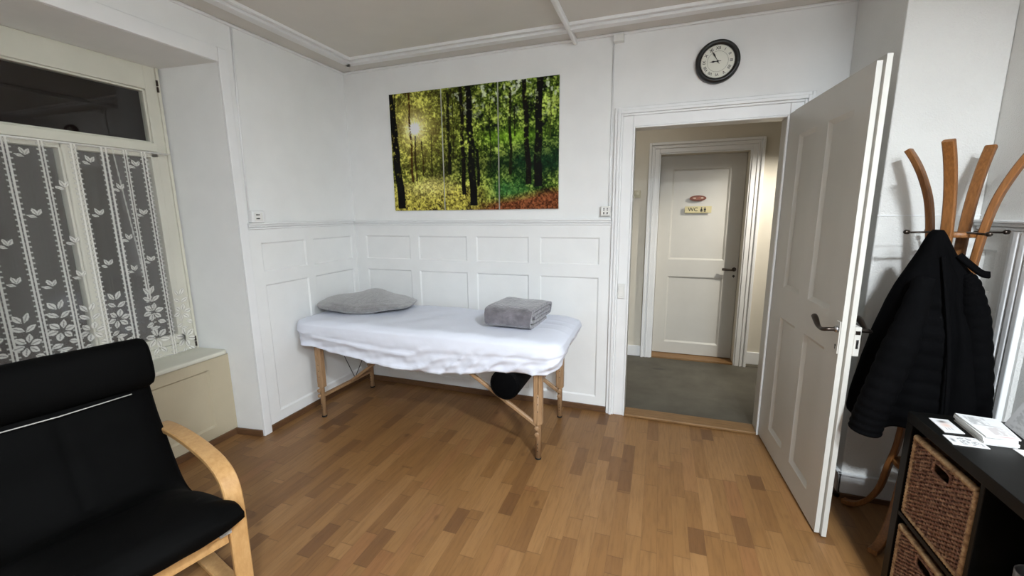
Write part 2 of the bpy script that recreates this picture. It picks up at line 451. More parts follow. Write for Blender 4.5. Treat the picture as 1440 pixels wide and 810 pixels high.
# skirting boards
bm = bmesh.new(); box(bm, .0, 2.160, -.014, 0, 0, .046)
struct(link('baseboard_back', bm, M['skirt'], bevel=.004))
bm = bmesh.new(); box(bm, 0, .014, -1.010, -.014, 0, .046)
struct(link('baseboard_left', bm, M['skirt'], bevel=.004))
bm = bmesh.new()
box(bm, -.21, -.196, -2.165, -1.10, 0, .044)
prism(bm, [(-.21,-1.098),(0,-1.070),(0,-1.085),(-.21,-1.113)], 0, .044)
box(bm, 0, .014, YF, -2.25, 0, .046)
struct(link('baseboard_window', bm, M['skirt'], bevel=.003))
bm = bmesh.new()
def wskirt(bm, x0, x1, y0, y1):
    box(bm, x0, x1, y0, y1, 0, .120); 
box(bm, BX-.014, XR, BY-.014, BY, .022, .122); box(bm, BX-.014, BX, BY-.014, 0, .022, .122)
box(bm, BX-.020, XR, BY-.020, BY, .122, .136); box(bm, BX-.020, BX, BY-.020, 0, .122, .136)
box(bm, XR-.014, XR, YF, BY-.014, .022, .122); box(bm, XR-.02, XR, YF, BY-.02, .122, .136)
box(bm, 3.29, BX-.014, -.014, 0, .022, .122)
struct(link('baseboard_right', bm, M['trim'], bevel=.004))
bm = bmesh.new()
box(bm, BX-.024, XR, BY-.024, BY, 0, .024); box(bm, BX-.024, BX, BY-.024, 0, 0, .024); box(bm, XR-.024, XR, YF, BY-.024, 0, .024)
struct(link('baseboard_right_foot', bm, M['skirt'], bevel=.003), 'brown wooden strip at the foot of the white skirting')

# doorway lining, casing, threshold
bm = bmesh.new()
box(bm, DX0-.02, DX0, -.004, .104, 0, DZ); box(bm, DX1, DX1+.02, -.004, .104, 0, DZ); box(bm, DX0-.02, DX1+.02, -.004, .104, DZ, DZ+.02)
struct(link('trim_9', bm, M['door_paint'], bevel=.002), 'lining of the open doorway')
def casing(bm, x0, x1, zt, y, sgn, bands):
    """bands: (inner offset, outer offset, thickness)"""
    for a, b, th in bands:
        lo, hi = sorted((y, y+sgn*th))
        box(bm, x0-b, x0-a, lo, hi, 0, zt+b); box(bm, x1+a, x1+b, lo, hi, 0, zt+b); box(bm, x0-a, x1+a, lo, hi, zt+a, zt+b)
bm = bmesh.new()
casing(bm, DX0, DX1, DZ, 0, -1, [(0,.012,.022),(.012,.078,.016),(.078,.092,.024),(.092,.112,.034),(.112,.132,.022)])
struct(link('trim_10', bm, M['trim'], bevel=.004, seg=3), 'stepped white casing around the open doorway')
bm = bmesh.new(); box(bm, DX0, DX1, -.030, .092, 0, .022)
struct(link('trim_11', bm, M['sill_wood'], bevel=.006), 'worn wooden threshold')

# ------------------------------------------------------------------ hallway
HY = 1.36
bm = bmesh.new(); box(bm, .9, 5.2, .0, 1.8, -.12, -.0)
box(bm, .9, 5.2, .1, 1.8, -.002, .004)
struct(link('floor_hallway', bm, M['lino']))
WX0, WX1, WZ = 2.457, 3.205, 2.0
bm = bmesh.new()
paneled(bm, (.9,HY,0), (1,0,0), (0,0,1), (0,-1,0), 4.3, H, [], holes=[(WX0-.9, WX1-.9, 0, WZ)])
quad(bm, (WX0,HY,0),(WX0,HY,WZ),(WX0,1.6,WZ),(WX0,1.6,0)); quad(bm, (WX1,HY,0),(WX1,HY,WZ),(WX1,1.6,WZ),(WX1,1.6,0))
quad(bm, (WX0,HY,WZ),(WX1,HY,WZ),(WX1,1.6,WZ),(WX0,1.6,WZ)); quad(bm, (WX0,1.6,0),(WX1,1.6,0),(WX1,1.6,WZ),(WX0,1.6,WZ))
struct(link('wall_hallway', bm, M['hall_paint']))
bm = bmesh.new(); box(bm, .8, .9, .1, 1.8, 0, H)
struct(link('wall_hallway_left', bm, M['hall_paint']))
bm = bmesh.new(); box(bm, 5.2, 5.3, .1, 1.8, 0, H)
box(bm, 3.55, 5.2, .0, .1, 0, H)
struct(link('wall_hallway_right', bm, M['hall_paint']))
bm = bmesh.new(); box(bm, .8, 5.3, .1, 1.8, H, H+.1)
struct(link('ceiling_hallway', bm, M['hall_paint']))
bm = bmesh.new(); casing(bm, WX0, WX1, WZ, HY, -1, [(0,.012,.014),(.012,.052,.022),(.052,.066,.030),(.066,.084,.022),(.084,.108,.036)])
struct(link('trim_12', bm, M['trim'], bevel=.004, seg=3), 'stepped casing around the closed door across the hallway')
bm = bmesh.new(); box(bm, .9, WX0-.108, HY-.014, HY, .004, .115); box(bm, WX1+.108, 5.2, HY-.014, HY, .03, .15); 
struct(link('baseboard_hallway', bm, M['trim'], bevel=.004))
bm = bmesh.new(); box(bm, WX0, WX1, HY-.01, 1.53, .0, .022)
struct(link('trim_13', bm, M['sill_wood'], bevel=.004), 'wooden sill under the closed door')
# closed door across the hallway
dr = empty('door_2', (WX0, 1.485, .028)); struct(dr, 'closed white two panel door across the hallway')
DW = WX1-WX0; DH = WZ-.03
bm = bmesh.new()
paneled(bm, (.003,0,0), (1,0,0), (0,0,1), (0,-1,0), DW-.006, DH, [(.112,.615,.117,.802),(.112,.615,.972,1.845)], .012, .016)
box(bm, .003, DW-.003, .0135, .04, 0, DH)
link('door_panel', bm, M['door_paint'], dr)
def lever(bm, x, z, sgn, y0=0, L=.11, ys=-1, tip=.02):
    P = smoothpath([(x, y0, z), (x, y0+ys*.035, z), (x+sgn*.02, y0+ys*.052, z), (x+sgn*.06, y0+ys*.052, z+.002), (x+sgn*L, y0+ys*.048, z+tip)], 6)
    n = len(P); tube(bm, P, [.009 if i < n*.45 else .008+.005*(i/n-.45)/.55 for i in range(n)], 12)
bm = bmesh.new(); lever(bm, DW-.035, .890, -1, tip=.004)
link('handle', bm, M['dark_metal'], dr, True)
bm = bmesh.new(); lathe(bm, [(.004,-.004),(.018,-.004),(.02,0)], 20, (DW-.035,0,.890), 'y')
link('rose', bm, M['dark_metal'], dr)
bm = bmesh.new(); lathe(bm, [(.008,-.003),(.011,-.002),(.011,0)], 16, (DW-.035,0,.825), 'y'); box(bm, DW-.0365, DW-.0335, -.004, -.001, .806, .824)
link('keyhole', bm, M['slot'], dr)
# signs on that door
def ellipse(a, b, n=40, cx=0, cy=0): return [(cx+a*math.cos(2*PI*k/n), cy+b*math.sin(2*PI*k/n)) for k in range(n)]
sg = empty('door_sign', (2.808, 1.473, 1.595), 0, 'oval copper coloured plaque on the white door across the hallway', 'sign')
bm = bmesh.new(); prism(bm, ellipse(.074, .027), -.005, .0, 'y'); link('plaque', bm, M['copper'], sg, bevel=.002)
bm = bmesh.new(); prism(bm, ellipse(.062, .019), -.0065, -.005, 'y'); link('rim_line', bm, simple('copper_dark', (78,40,30), .5), sg)
bm = bmesh.new(); prism(bm, ellipse(.058, .016), -.0075, -.0062, 'y')
link('medallion', bm, simple('copper_light', (142,88,70), .5, noise=60, var=.3), sg)
bm = bmesh.new(); prism(bm, ellipse(.012, .007, 20, .036, .002), -.0085, -.007, 'y'); PC = simple('plaque_cream', (200,180,160), .5); link('ornament', bm, PC, sg)
bm = bmesh.new(); prism(bm, ellipse(.014, .006, 20, -.03, 0), -.0085, -.007, 'y'); link('ornament', bm, PC, sg)
sg = empty('door_sign', (2.815, 1.473, 1.488), 0, 'pale brass WC plate with man and woman figures below the oval plaque', 'sign')
bm = bmesh.new(); box(bm, -.118, .118, -.004, 0, -.031, .031); link('plate', bm, M['brass'], sg, bevel=.001)
bm = text_bm('WC', .050); link('lettering', bm, M['ink'], sg, loc=(-.046, -.0048, .0), rot=(PI/2, 0, 0))
def pict(bm, cx, dress):
    prism(bm, ellipse(.0058, .0058, 16, cx, .0165), -.0056, -.004, 'y')
    if dress: prism(bm, [(cx-.005,.009),(cx+.005,.009),(cx+.013,-.012),(cx-.013,-.012)], -.0056, -.004, 'y')
    else: prism(bm, [(cx-.010,.009),(cx+.010,.009),(cx+.010,-.008),(cx-.010,-.008)], -.0056, -.004, 'y')
    for s in (-1, 1): prism(bm, [(cx+s*.0045-.003,-.010),(cx+s*.0045+.003,-.010),(cx+s*.0045+.003,-.023),(cx+s*.0045-.003,-.023)], -.0056, -.004, 'y')
for cx, d in ((.030, True), (.060, False)):
    bm = bmesh.new(); pict(bm, cx, d); link('figure', bm, M['ink'], sg)
# light switch in the hallway
sw = empty('light_switch', (2.250, HY, 1.643), 0, 'small beige rotary light switch on the hallway wall left of the closed door', 'light switch')
bm = bmesh.new(); box(bm, -.035, .035, -.012, 0, -.035, .035); link('plate', bm, simple('old_beige_plastic', (196,188,160), .4), sw, bevel=.004)
bm = bmesh.new(); lathe(bm, [(.024,-.012),(.022,-.022),(.010,-.024),(.004,-.024)], 20, (0,0,0), 'y'); box(bm, -.004, .004, -.034, -.02, -.016, .016); link('knob', bm, simple('old_cream_plastic', (206,200,176), .4), sw, bevel=.001)

# ------------------------------------------------------------------ open door (hinged right)
hx, hy = 3.162, -.005
dr = empty('door_1', (hx, hy, 0), math.atan2(-.998, .063)); struct(dr, 'open white four panel door with rebated edge')
# local: x along the leaf, +y is the room side, hall side face at y=0
DP = [(.195,.425,1.035,1.885),(.55,.79,1.035,1.885),(.195,.425,.14,.86),(.55,.79,.14,.86)]
bm = bmesh.new()
paneled(bm, (0,0,.012), (1,0,0), (0,0,1), (0,-1,0), .920, 2.018, [(a,b,c-.012,d-.012) for a,b,c,d in DP], .014, .020)
paneled(bm, (-.0,.042,.008), (1,0,0), (0,0,1), (0,1,0), .936, 2.040, [(a,b,c-.008,d-.008) for a,b,c,d in DP], .014, .020)
# edges of the two leaves: body and rebated lip
quad(bm, (.920,0,.012),(.920,.019,.012),(.920,.019,2.03),(.920,0,2.03)); quad(bm, (0,0,2.03),(.920,0,2.03),(.920,.019,2.03),(0,.019,2.03)); quad(bm, (0,0,.012),(.92,0,.012),(.92,.019,.012),(0,.019,.012)); quad(bm, (0,0,.012),(0,.042,.012),(0,.042,2.03),(0,0,2.03))
quad(bm, (.912,.019,.012),(.912,.023,.012),(.912,.023,2.03),(.912,.019,2.03)); quad(bm, (.92,.019,.012),(.912,.019,.012),(.912,.019,2.03),(.92,.019,2.03)); quad(bm, (.912,.023,.008),(.936,.023,.008),(.936,.023,2.048),(.912,.023,2.048))
quad(bm, (.936,.023,.008),(.936,.042,.008),(.936,.042,2.048),(.936,.023,2.048)); quad(bm, (0,.019,2.03),(.912,.019,2.03),(.912,.023,2.03),(0,.023,2.03)); quad(bm, (0,.023,2.048),(.936,.023,2.048),(.936,.042,2.048),(0,.042,2.048)); quad(bm, (0,.023,.008),(.936,.023,.008),(.936,.042,.008),(0,.042,.008)); quad(bm, (0,.023,2.03),(.936,.023,2.03),(.936,.023,2.048),(0,.023,2.048))
bmesh.ops.remove_doubles(bm, verts=bm.verts, dist=1e-5)
link('door_panel', bm, M['door_paint'], dr)
pl = None
bm = bmesh.new(); box(bm, .884, .916, -.004, 0, .872, 1.012)
pl = link('escutcheon', bm, M['door_paint'], dr, bevel=.0015)
bm = bmesh.new(); lathe(bm, [(.002,-.0052),(.005,-.0052),(.0055,-.004)], 14, (.896,0,.905), 'y'); box(bm, .8945, .8975, -.0055, -.004, .889, .905); link('keyhole', bm, M['slot'], pl)
bm = bmesh.new(); lathe(bm, [(.012,-.016),(.0145,-.012),(.0145,-.004)], 18, (.900,0,.977), 'y'); link('collar', bm, M['chrome'], dr, True)
def bent_lever(bm, ys, y0):
    P = smoothpath([(.900,y0,.977),(.900,y0+ys*.040,.975),(.888,y0+ys*.052,.971),(.865,y0+ys*.054,.969),(.835,y0+ys*.054,.976),(.800,y0+ys*.052,.996),(.780,y0+ys*.050,1.003)], 7)
    n = len(P); tube(bm, P, [.0085 if i < n*.55 else .0085+.0045*min(1,(i/n-.55)/.25) for i in range(n)], 12)
bm = bmesh.new(); bent_lever(bm, -1, 0); link('handle', bm, M['dark_metal'], dr, True)
bm = bmesh.new(); bent_lever(bm, 1, .066); link('handle', bm, M['dark_metal'], dr, True)
bm = bmesh.new(); box(bm, .845, .938, .042, .066, .872, .998); lk = link('lock_case', bm, M['door_paint'], dr, bevel=.003)
bm = bmesh.new(); box(bm, .936, .9395, .0445, .0625, .966, .982); link('latch', bm, M['dark_metal'], lk, bevel=.001)
bm = bmesh.new(); box(bm, .936, .9392, .050, .060, .905, .945); link('bolt', bm, M['chrome'], lk, bevel=.001)
for z in (.35, 1.70):
    bm = bmesh.new(); tube(bm, [(-.012,.036,z-.05),(-.012,.036,z+.05)], .007, 12); link('hinge', bm, M['trim'], dr, True)

# ------------------------------------------------------------------ window
WXP = -.44
win = empty('window_1', (0,0,0)); struct(win, 'old cream casement window behind the lace')
bm = bmesh.new()
y1, y0, zb, zt = J0, J1, .604, NZ
def wb(a, b, c, d, x0=-.50, x1=WXP): box(bm, x0, x1, b, a, c, d)   # a>b in y
wb(y1, y1-.082, zb, zt); wb(y0+.082, y0, zb, zt); wb(y1-.08, y0+.08, 2.222, zt); wb(y1-.08, y0+.08, zb, .665)
wb(y1-.08, y0+.08, 1.862, 1.912, -.50, WXP+.022)
fr = link('window_frame', bm, M['window_paint'], win, bevel=.004)
bm = bmesh.new()   # inner beads
for a, b, c, d in ((y1-.082,y1-.094,1.912,2.222),(y0+.094,y0+.082,1.912,2.222)): box(bm, -.49, WXP-.008, b, a, c, d)
box(bm, -.49, WXP-.008, y0+.082, y1-.082, 2.210, 2.222); box(bm, -.49, WXP-.008, y0+.082, y1-.082, 1.912, 1.924)
box(bm, -.45, WXP+.012, y1-.020, y1-.004, zb, zt-.0)
link('bead', bm, M['window_paint'], win, bevel=.003)
for s, (a, b) in enumerate(((y1-.072, -1.612), (-1.614, y0+.072))):
    bm = bmesh.new(); X0, X1 = -.485, WXP+.006
    box(bm, X0, X1, a-.040 if s == 0 else a-.036, a, .668, 1.858); box(bm, X0, X1, b, b+(.036 if s == 0 else .040), .668, 1.858)
    box(bm, X0, X1, b, a, .668, .728); box(bm, X0, X1, b, a, 1.828, 1.858)
    so = link('sash', bm, M['window_paint'], win, bevel=.004)
    bm = bmesh.new(); box(bm, -.468, -.464, b+.03, a-.03, .72, 1.835); link('pane', bm, M['glass'], so)
bm = bmesh.new(); box(bm, -.452, WXP+.018, -1.640, -1.586, .668, 1.858); link('cover_strip', bm, M['window_paint'], win, bevel=.008, seg=3)
bm = bmesh.new(); box(bm, -.468, -.464, y0+.08, y1-.08, 1.908, 2.224); link('pane', bm, M['glass'], win)
for z in (2.25, .655):
    bm = bmesh.new(); tube(bm, [(WXP+.014,-1.140,z-.034),(WXP+.014,-1.140,z-.004)], .006, 10); tube(bm, [(WXP+.014,-1.140,z+.002),(WXP+.014,-1.140,z+.034)], .006, 10)
    link('hinge', bm, M['dark_metal'], win, True)
sill_poly = [(-.455, y1+.0),(-.215, -1.096),(-.198,-1.106),(-.190,-1.125),(-.190,-2.135),(-.198,-2.155),(-.215,-2.165),(-.455,y0)]
bm = bmesh.new(); prism(bm, sill_poly, .576, .604)
link('window_sill', bm, M['window_paint'], win, bevel=.010, seg=3)
# outer window pane pair and dark street wall outside, seen through the glass
bm = bmesh.new(); box(bm, -3.2, -3.1, -6, 4, -1, 5)
struct(link('wall_outside', bm, M['street']))
# lace curtain
def lace_img(ny, nz, ya, yb, za, zb_):
    Y = np.linspace(ya, yb, ny)[None, :]*np.ones((nz, 1)); Z = np.linspace(za, zb_, nz)[:, None]*np.ones((1, ny))
    op = np.full((nz, ny), .15)
    op += .03*np.sin(Z*2*PI/.0062)*0
    def put(mask, v): 
        np.maximum(op, np.where(mask, v, 0), out=op)
    stripes = [-1.235,-1.294,-1.384,-1.483,-1.612,-1.732,-1.855,-1.975,-2.09]
    for k, c in enumerate(stripes):
        if k == 0: continue
        d = Y-c; ph = (Z/.026) % 1
        put((np.abs(np.abs(d)-.0075) < .0042) & (Z > (.98 if k == 2 else 0)), .80)
        put((np.abs(d) < .0035) & (ph < .55), .30)
        th = (np.abs(ph-.5) < .16) & (np.abs(d) < .019)
        put(th, .60)
        op[(np.abs(d) < .0038) & (np.abs(ph-.5) < .2)] = .12
    def leaf(cy, cz, ang, L, W, v=.78):
        ca, sa = math.cos(ang), math.sin(ang)
        a = (Y-cy)*ca + (Z-cz)*sa; b = -(Y-cy)*sa + (Z-cz)*ca
        t = a/L
        ins = (t > 0) & (t < 1) & (np.abs(b) < W*np.sin(np.clip(t, 0, 1)*PI))
        put(ins, v)
        core = (t > .12) & (t < .8) & (np.abs(b) < .18*W)
        op[ins & core] = .34
    cols = [(-1.34,1),(-1.435,0),(-1.548,1),(-1.672,0),(-1.795,1),(-1.915,0),(-2.03,1)]
    for cy, par in cols:
        lv = (1.765, 1.49, 1.215) if par else (1.63, 1.35, 1.17)
        if cy == -1.795: lv = (1.775, 1.49, 1.14)
        for cz in lv:
            leaf(cy, cz, math.radians(60), .036, .009); leaf(cy, cz, math.radians(118), .040, .009); leaf(cy-.004, cz-.01, math.radians(160), .036, .007)
    for cy, par in ((-1.215,1),(-1.375,0),(-1.548,0),(-1.672,1),(-1.795,0),(-1.925,1),(-2.05,0)):
        cy -= .0; top = 1.075 if not par else 1.035
        leaf(cy+.004, top-.055, math.radians(65), .052, .012); leaf(cy-.004, top-.055, math.radians(125), .050, .012)
        leaf(cy+.004, top-.10, math.radians(35), .05, .012); leaf(cy, top-.095, math.radians(150), .05, .012)
        fz = top-.165
        for a in range(6): leaf(cy+.012*math.cos(a*1.047), fz+.012*math.sin(a*1.047), a*1.047+.3, .045, .014)
        leaf(cy-.005, fz-.07, math.radians(200), .045, .012); leaf(cy+.02, fz-.06, math.radians(-20), .04, .013)
        leaf(cy-.03, fz-.10, 0, .06, .010)
        fz -= .165
        for a in range(6): leaf(cy+.014*math.cos(a*1.047+.5), fz+.014*math.sin(a*1.047+.5), a*1.047+.8, .055, .016)
        leaf(cy, fz-.06, math.radians(230), .05, .013); leaf(cy+.01, fz-.06, math.radians(-50), .05, .013)
    # pulled thread running diagonally
    t = (1.82-Z)/.80
    ln = -1.44+.055*t
    put((np.abs(Y-ln) < .0035+.006*np.clip(t-.8,0,1)) & (Z > 1.02), .5)
    put((np.abs(Z-zb_) < .006) | (np.abs(Z-za) < .004), .42)
    op += (rng.random(op.shape)-.5)*.04
    return Y, Z, np.clip(op, 0, 1)
Yg, Zg, Og = lace_img(340, 455, -1.165, -2.11, .618, 1.850)
Xg = -.392 + .006*np.sin(Yg*38)*(.4+.6*(1.85-Zg)/1.2) + .003*np.sin(Yg*91+Zg*2)
lc = grid_obj('lace_curtain', Xg, Yg, Zg, np.repeat(Og[..., None], 3, -1), M['lace'])
tag(lc, 'sheer white lace net curtain with leaf and flower pattern covering the casement window', 'curtain')
bm = bmesh.new(); tube(bm, [(-.392,-1.15,1.853),(-.392,-2.125,1.853)], .0035, 8)
rod = link('curtain_wire', bm, M['white_plastic'], None, True); rod.parent = lc

# ================================================================== THINGS ON THE WALLS
def forest():
    h, w = 300, 460; V, U = np.mgrid[0:h, 0:w]; V = V/(h-1); U = U/(w-1)   # V down
    def c(*a): return np.array(srgb(a)[:3])
    n1 = vnoise(h, w, 26, 4, 1); n2 = vnoise(h, w, 7, 3, 2); n3 = vnoise(h, w, 3.2, 2, 3); n4 = vnoise(h, w, (14, 40), 3, 4)
    foli = np.clip((n1*.55+n2*.5+n3*.45-.55)*2.3, 0, 1)
    dark, mid, lit = c(20,28,12), c(86,100,38), c(186,192,98)
    lerp = lambda a, b, t: a+(b-a)*t[..., None]
    img = lerp(dark, mid, np.clip(foli*2, 0, 1)); img = lerp(img, lit, np.clip(foli*2-1.05, 0, 1))
    # left is golden, right is fresh green
    img = img*lerp(np.array([1.10,.96,.80]), np.array([.86,1.0,.86]), np.clip(U*1.4, 0, 1))
    big = vnoise(h, w, (60, 70), 3, 12); img *= (.45+1.0*big)[..., None]
    # sky glimpses near the top middle and right
    sky = np.clip((vnoise(h, w, 9, 3, 8)-.60)*9, 0, 1)*np.clip(1-V*3.2, 0, 1)*np.clip((U-.3)*6, 0, 1)
    img = lerp(img, c(205,214,190), sky*.8)
    # middle band of dark undergrowth
    t = np.exp(-((V-.62-.04*n4)/.09)**2)*np.clip((U-.2)*4, 0, 1)
    img = lerp(img, img*.22+c(12,30,22)*.8, t*.9)
    # teal shrubs right, bright shrub centre
    t = np.clip((U-.55)*4, 0, 1)*np.exp(-((V-.60)/.18)**2)
    img = lerp(img, c(24,64,46)*(.35+1.2*n2[..., None]), t*.6)
    t = np.exp(-((U-.72)/.13)**2-((V-.84)/.09)**2); img = lerp(img, c(58,104,58)*(.3+1.2*n3[..., None]), np.clip(t, 0, 1)*.9)
    t = np.exp(-((U-.74)/.14)**2-((V-.42)/.05)**2); img = lerp(img, c(120,160,40)*(.3+1.3*n2[..., None]), np.clip(t*.75, 0, 1))
    # forest floor
    g = np.clip((V-.74)*9, 0, 1)
    gl = lerp(c(60,46,24), c(196,186,84), np.clip((n3*.8+n2*.7-.45)*1.9, 0, 1))
    gr = lerp(c(70,40,24), c(140,88,56), np.clip(n3*1.6-.3, 0, 1))
    mixr = np.clip((U-.62+ (V-.86)*1.2)*6, 0, 1)*np.clip((V-.88+.25*np.clip(U-.72,0,1))*14, 0, 1)
    img = lerp(img, gl, g*np.clip((.66-U)*5, 0, 1)*.85); img = lerp(img, gr, mixr)
    t = np.exp(-((U-.24)/.14)**2-((V-.80)/.07)**2); img = lerp(img, c(226,216,130)*(.2+1.1*n3[..., None]), np.clip(t*.75, 0, 1))
    # sun with its glow and rays
    r = np.hypot((U-.160)*1.53, V-.30); a = np.arctan2(V-.30, (U-.16)*1.53)
    glow = np.exp(-(r/.20)**1.3); img = img + glow[..., None]*c(252,228,130)*.42 + np.exp(-(r/.075)**1.6)[..., None]*c(255,246,200)*.6
    star = np.clip((.044*(1+.35*np.abs(np.sin(a*7)))-r)/.022, 0, 1)
    # trunks: (u top, u bottom, v0, v1, half width, colour)
    tr = [(.004,.052,0,.98,.022,(22,16,10)),(.035,.050,0,.62,.004,(34,24,12)),(.128,.134,0,.75,.007,(78,56,20)),(.160,.155,.36,.74,.005,(60,50,20)),(.200,.205,.40,.70,.004,(64,54,22)),
          (.262,.262,.36,.68,.003,(50,44,20)),(.372,.378,.04,.70,.010,(38,38,24)),(.345,.352,.1,.5,.003,(50,48,26)),(.405,.40,.1,.55,.003,(50,50,26)),(.455,.462,0,.87,.011,(34,30,18)),(.498,.518,0,.965,.019,(24,18,12)),
          (.545,.548,.5,.80,.008,(16,18,12)),(.735,.740,.05,.72,.008,(40,42,22)),(.770,.745,.2,.42,.004,(40,42,22)),(.815,.845,0,.80,.014,(34,28,18)),(.897,.885,0,.82,.020,(30,24,16)),(.955,.96,.02,.45,.003,(70,80,36)),(.62,.625,.15,.66,.004,(34,40,22))]
    for ut, ub, v0, v1, hw, col in tr:
        uc = ut+(ub-ut)*V + .003*np.sin(V*17+ut*50); m = (np.abs(U-uc) < hw*(.85+.35*V)) & (V > v0) & (V < v1)
        bark = (.65+.7*vnoise(h, w, (9, 1.6), 2, int(ut*1000)+9))[..., None]
        leafy = np.clip((n2-.62)*9, 0, 1)*np.clip(1-np.abs(V-.3)*2, 0, .8)
        img = np.where(m[..., None], lerp(c(*col)*bark, img, leafy), img)
    img = lerp(img, np.array([1.1,1.1,1.06]), star)
    for k in range(14):
        an = k*2*PI/14+.2; dd = np.abs(np.sin(a-an))*r; m = np.exp(-(dd/.0022)**2)*np.exp(-(r/.085)**2)*(np.cos(a-an) > 0)
        img = lerp(img, np.array([1.0,.98,.85]), m*.7)
    # light streaks toward the viewer under the sun, dark trunk shadows between them
    for uc, s in ((.13,-.02),(.205,.05)):
        m = np.clip(1-np.abs(U-(uc+s*(V-.75)*2))/.012, 0, 1)*np.clip((V-.76)*12, 0, 1)*np.clip((.98-V)*9, 0, 1)
        img = lerp(img, c(40,34,18), m*.6)
    img *= (.72+.56*n3)[..., None]
    g = img.mean(-1, keepdims=True); img = g+(img-g)*.90
    g = np.clip(img*1.15, 0, 1)**(1/2.2); g = np.clip(.40+(g-.40)*1.32, 0.06, 1)
    return g**2.2*.88
F = forest()
def sample(img, U, V):
    h, w, _ = img.shape; y = V*(h-1); x = U*(w-1); y0 = np.clip(y.astype(int), 0, h-2); x0 = np.clip(x.astype(int), 0, w-2)
    fy = (y-y0)[..., None]; fx = (x-x0)[..., None]
    return (img[y0,x0]*(1-fx)+img[y0,x0+1]*fx)*(1-fy)+(img[y0+1,x0]*(1-fx)+img[y0+1,x0+1]*fx)*fy
CX = [(.434,.884),(.893,1.338),(1.347,1.790)]; CZ0, CZ1 = 1.503, 2.390
lab = ['left forest canvas print with the bright sun star between trees', 'middle forest canvas print with the tall dark trunk', 'right forest canvas print with two dark trunks and a brown path']
for k, (a, b) in enumerate(CX):
    e = empty('canvas_print', (a, -.001, CZ0), 0, lab[k]+', above the wainscot', 'picture', 'three part forest canvas on the back wall')
    bm = bmesh.new(); box(bm, 0, b-a, -.019, 0, 0, CZ1-CZ0); link('stretcher_frame', bm, simple('canvas_edge', (214,214,206), .7, var=.04), e)
    nx, nz = 150, 296; U, W = np.meshgrid(np.linspace(0, 1, nx), np.linspace(1, 0, nz))
    U2 = (a+U*(b-a)-CX[0][0])/(CX[2][1]-CX[0][0])
    grid_obj('print', U*(b-a), np.full_like(U, -.0196), W*(CZ1-CZ0), sample(F, U2, 1-W), M['print'], e, False)
# clock
ck = empty('wall_clock', (2.755, -.001, 2.357), 0, 'round black rimmed wall clock with roman numerals above the doorway', 'clock')
RC = .122
bm = bmesh.new(); lathe(bm, [(.02,0),(RC,0),(RC+.001,-.020),(RC-.004,-.036),(RC-.014,-.042),(RC-.026,-.036),(RC-.030,-.022),(.02,-.018)], 72, (0,0,0), 'y')
link('rim', bm, M['black_plastic'], ck, True)
bm = bmesh.new(); lathe(bm, [(.001,-.0235),(.0935,-.0235),(.0935,-.02)], 64, (0,0,0), 'y'); link('face', bm, M['clock_face'], ck)
for k, s in enumerate(['XII','I','II','III','IIII','V','VI','VII','VIII','IX','X','XI']):
    a = k*PI/6; bm = text_bm(s, .0225, .0003)
    o = link('numeral', bm, M['ink'], ck, loc=(.0745*math.sin(a), -.0242, .0745*math.cos(a)))
    o.matrix_local = Matrix.Translation((.0735*math.sin(a), -.0243, .0735*math.cos(a))) @ Matrix.Rotation(a, 4, 'Y') @ Matrix.Rotation(PI/2, 4, 'X')
bm = bmesh.new()
for rr in (.0575, .0905):
    pts = [(rr*math.cos(2*PI*k/64), -.0238, rr*math.sin(2*PI*k/64)) for k in range(64)]; tube(bm, pts, .0005, 4, True)
link('dial_ring', bm, M['ink'], ck)
def hand(name, ang, L, w, y):
    bm = bmesh.new(); prism(bm, [(-w*.4,-.018),(w*.4,-.018),(w*.5,L*.3),(w*1.5,L*.55),(w*.4,L*.78),(0,L),(-w*.4,L*.78),(-w*1.5,L*.55),(-w*.5,L*.3)], y-.001, y, 'y')
    o = link(name, bm, M['black_plastic'], ck); o.matrix_local = Matrix.Rotation(ang, 4, 'Y')
hand('hour_hand', math.radians(-92), .046, .0036, -.027); hand('minute_hand', math.radians(-30), .078, .0030, -.029)
bm = bmesh.new(); lathe(bm, [(.001,-.032),(.005,-.031),(.0055,-.0235)], 16, (0,0,0), 'y'); link('hub', bm, M['black_plastic'], ck)
# socket and conduit, right
sk = empty('power_socket', (2.122, -.001, 1.483), 0, 'white surface mounted socket on the back wall beside the doorway casing', 'socket')
bm = bmesh.new(); box(bm, -.033, .033, -.036, 0, -.033, .033); link('housing', bm, M['white_plastic'], sk, bevel=.005, seg=3)
def holes(par, pts, y):
    for x, z in pts:
        bm = bmesh.new(); lathe(bm, [(.0008,y-.0012),(.0042,y-.0012),(.0042,y)], 12, (x,0,z), 'y'); link('pin_hole', bm, M['slot'], par)
holes(sk, [(dx*.0115, dz) for dx in (-1,1) for dz in (.017,.007,-.010,-.018)], -.036)
bm = bmesh.new(); tube(bm, [(2.139,-.006,1.517),(2.140,-.006,1.75),(2.142,-.006,2.538)], .0055, 8)
tag(link('conduit', bm, M['trim'], None, True), 'thin white painted cable conduit rising from the socket by the doorway', 'cable conduit')
bm = bmesh.new(); box(bm, 2.141, 2.205, -.040, -.001, 2.540, 2.583)
tag(link('junction_box', bm, M['white_plastic'], bevel=.003), 'small white junction box under the ceiling above the conduit', 'junction box')
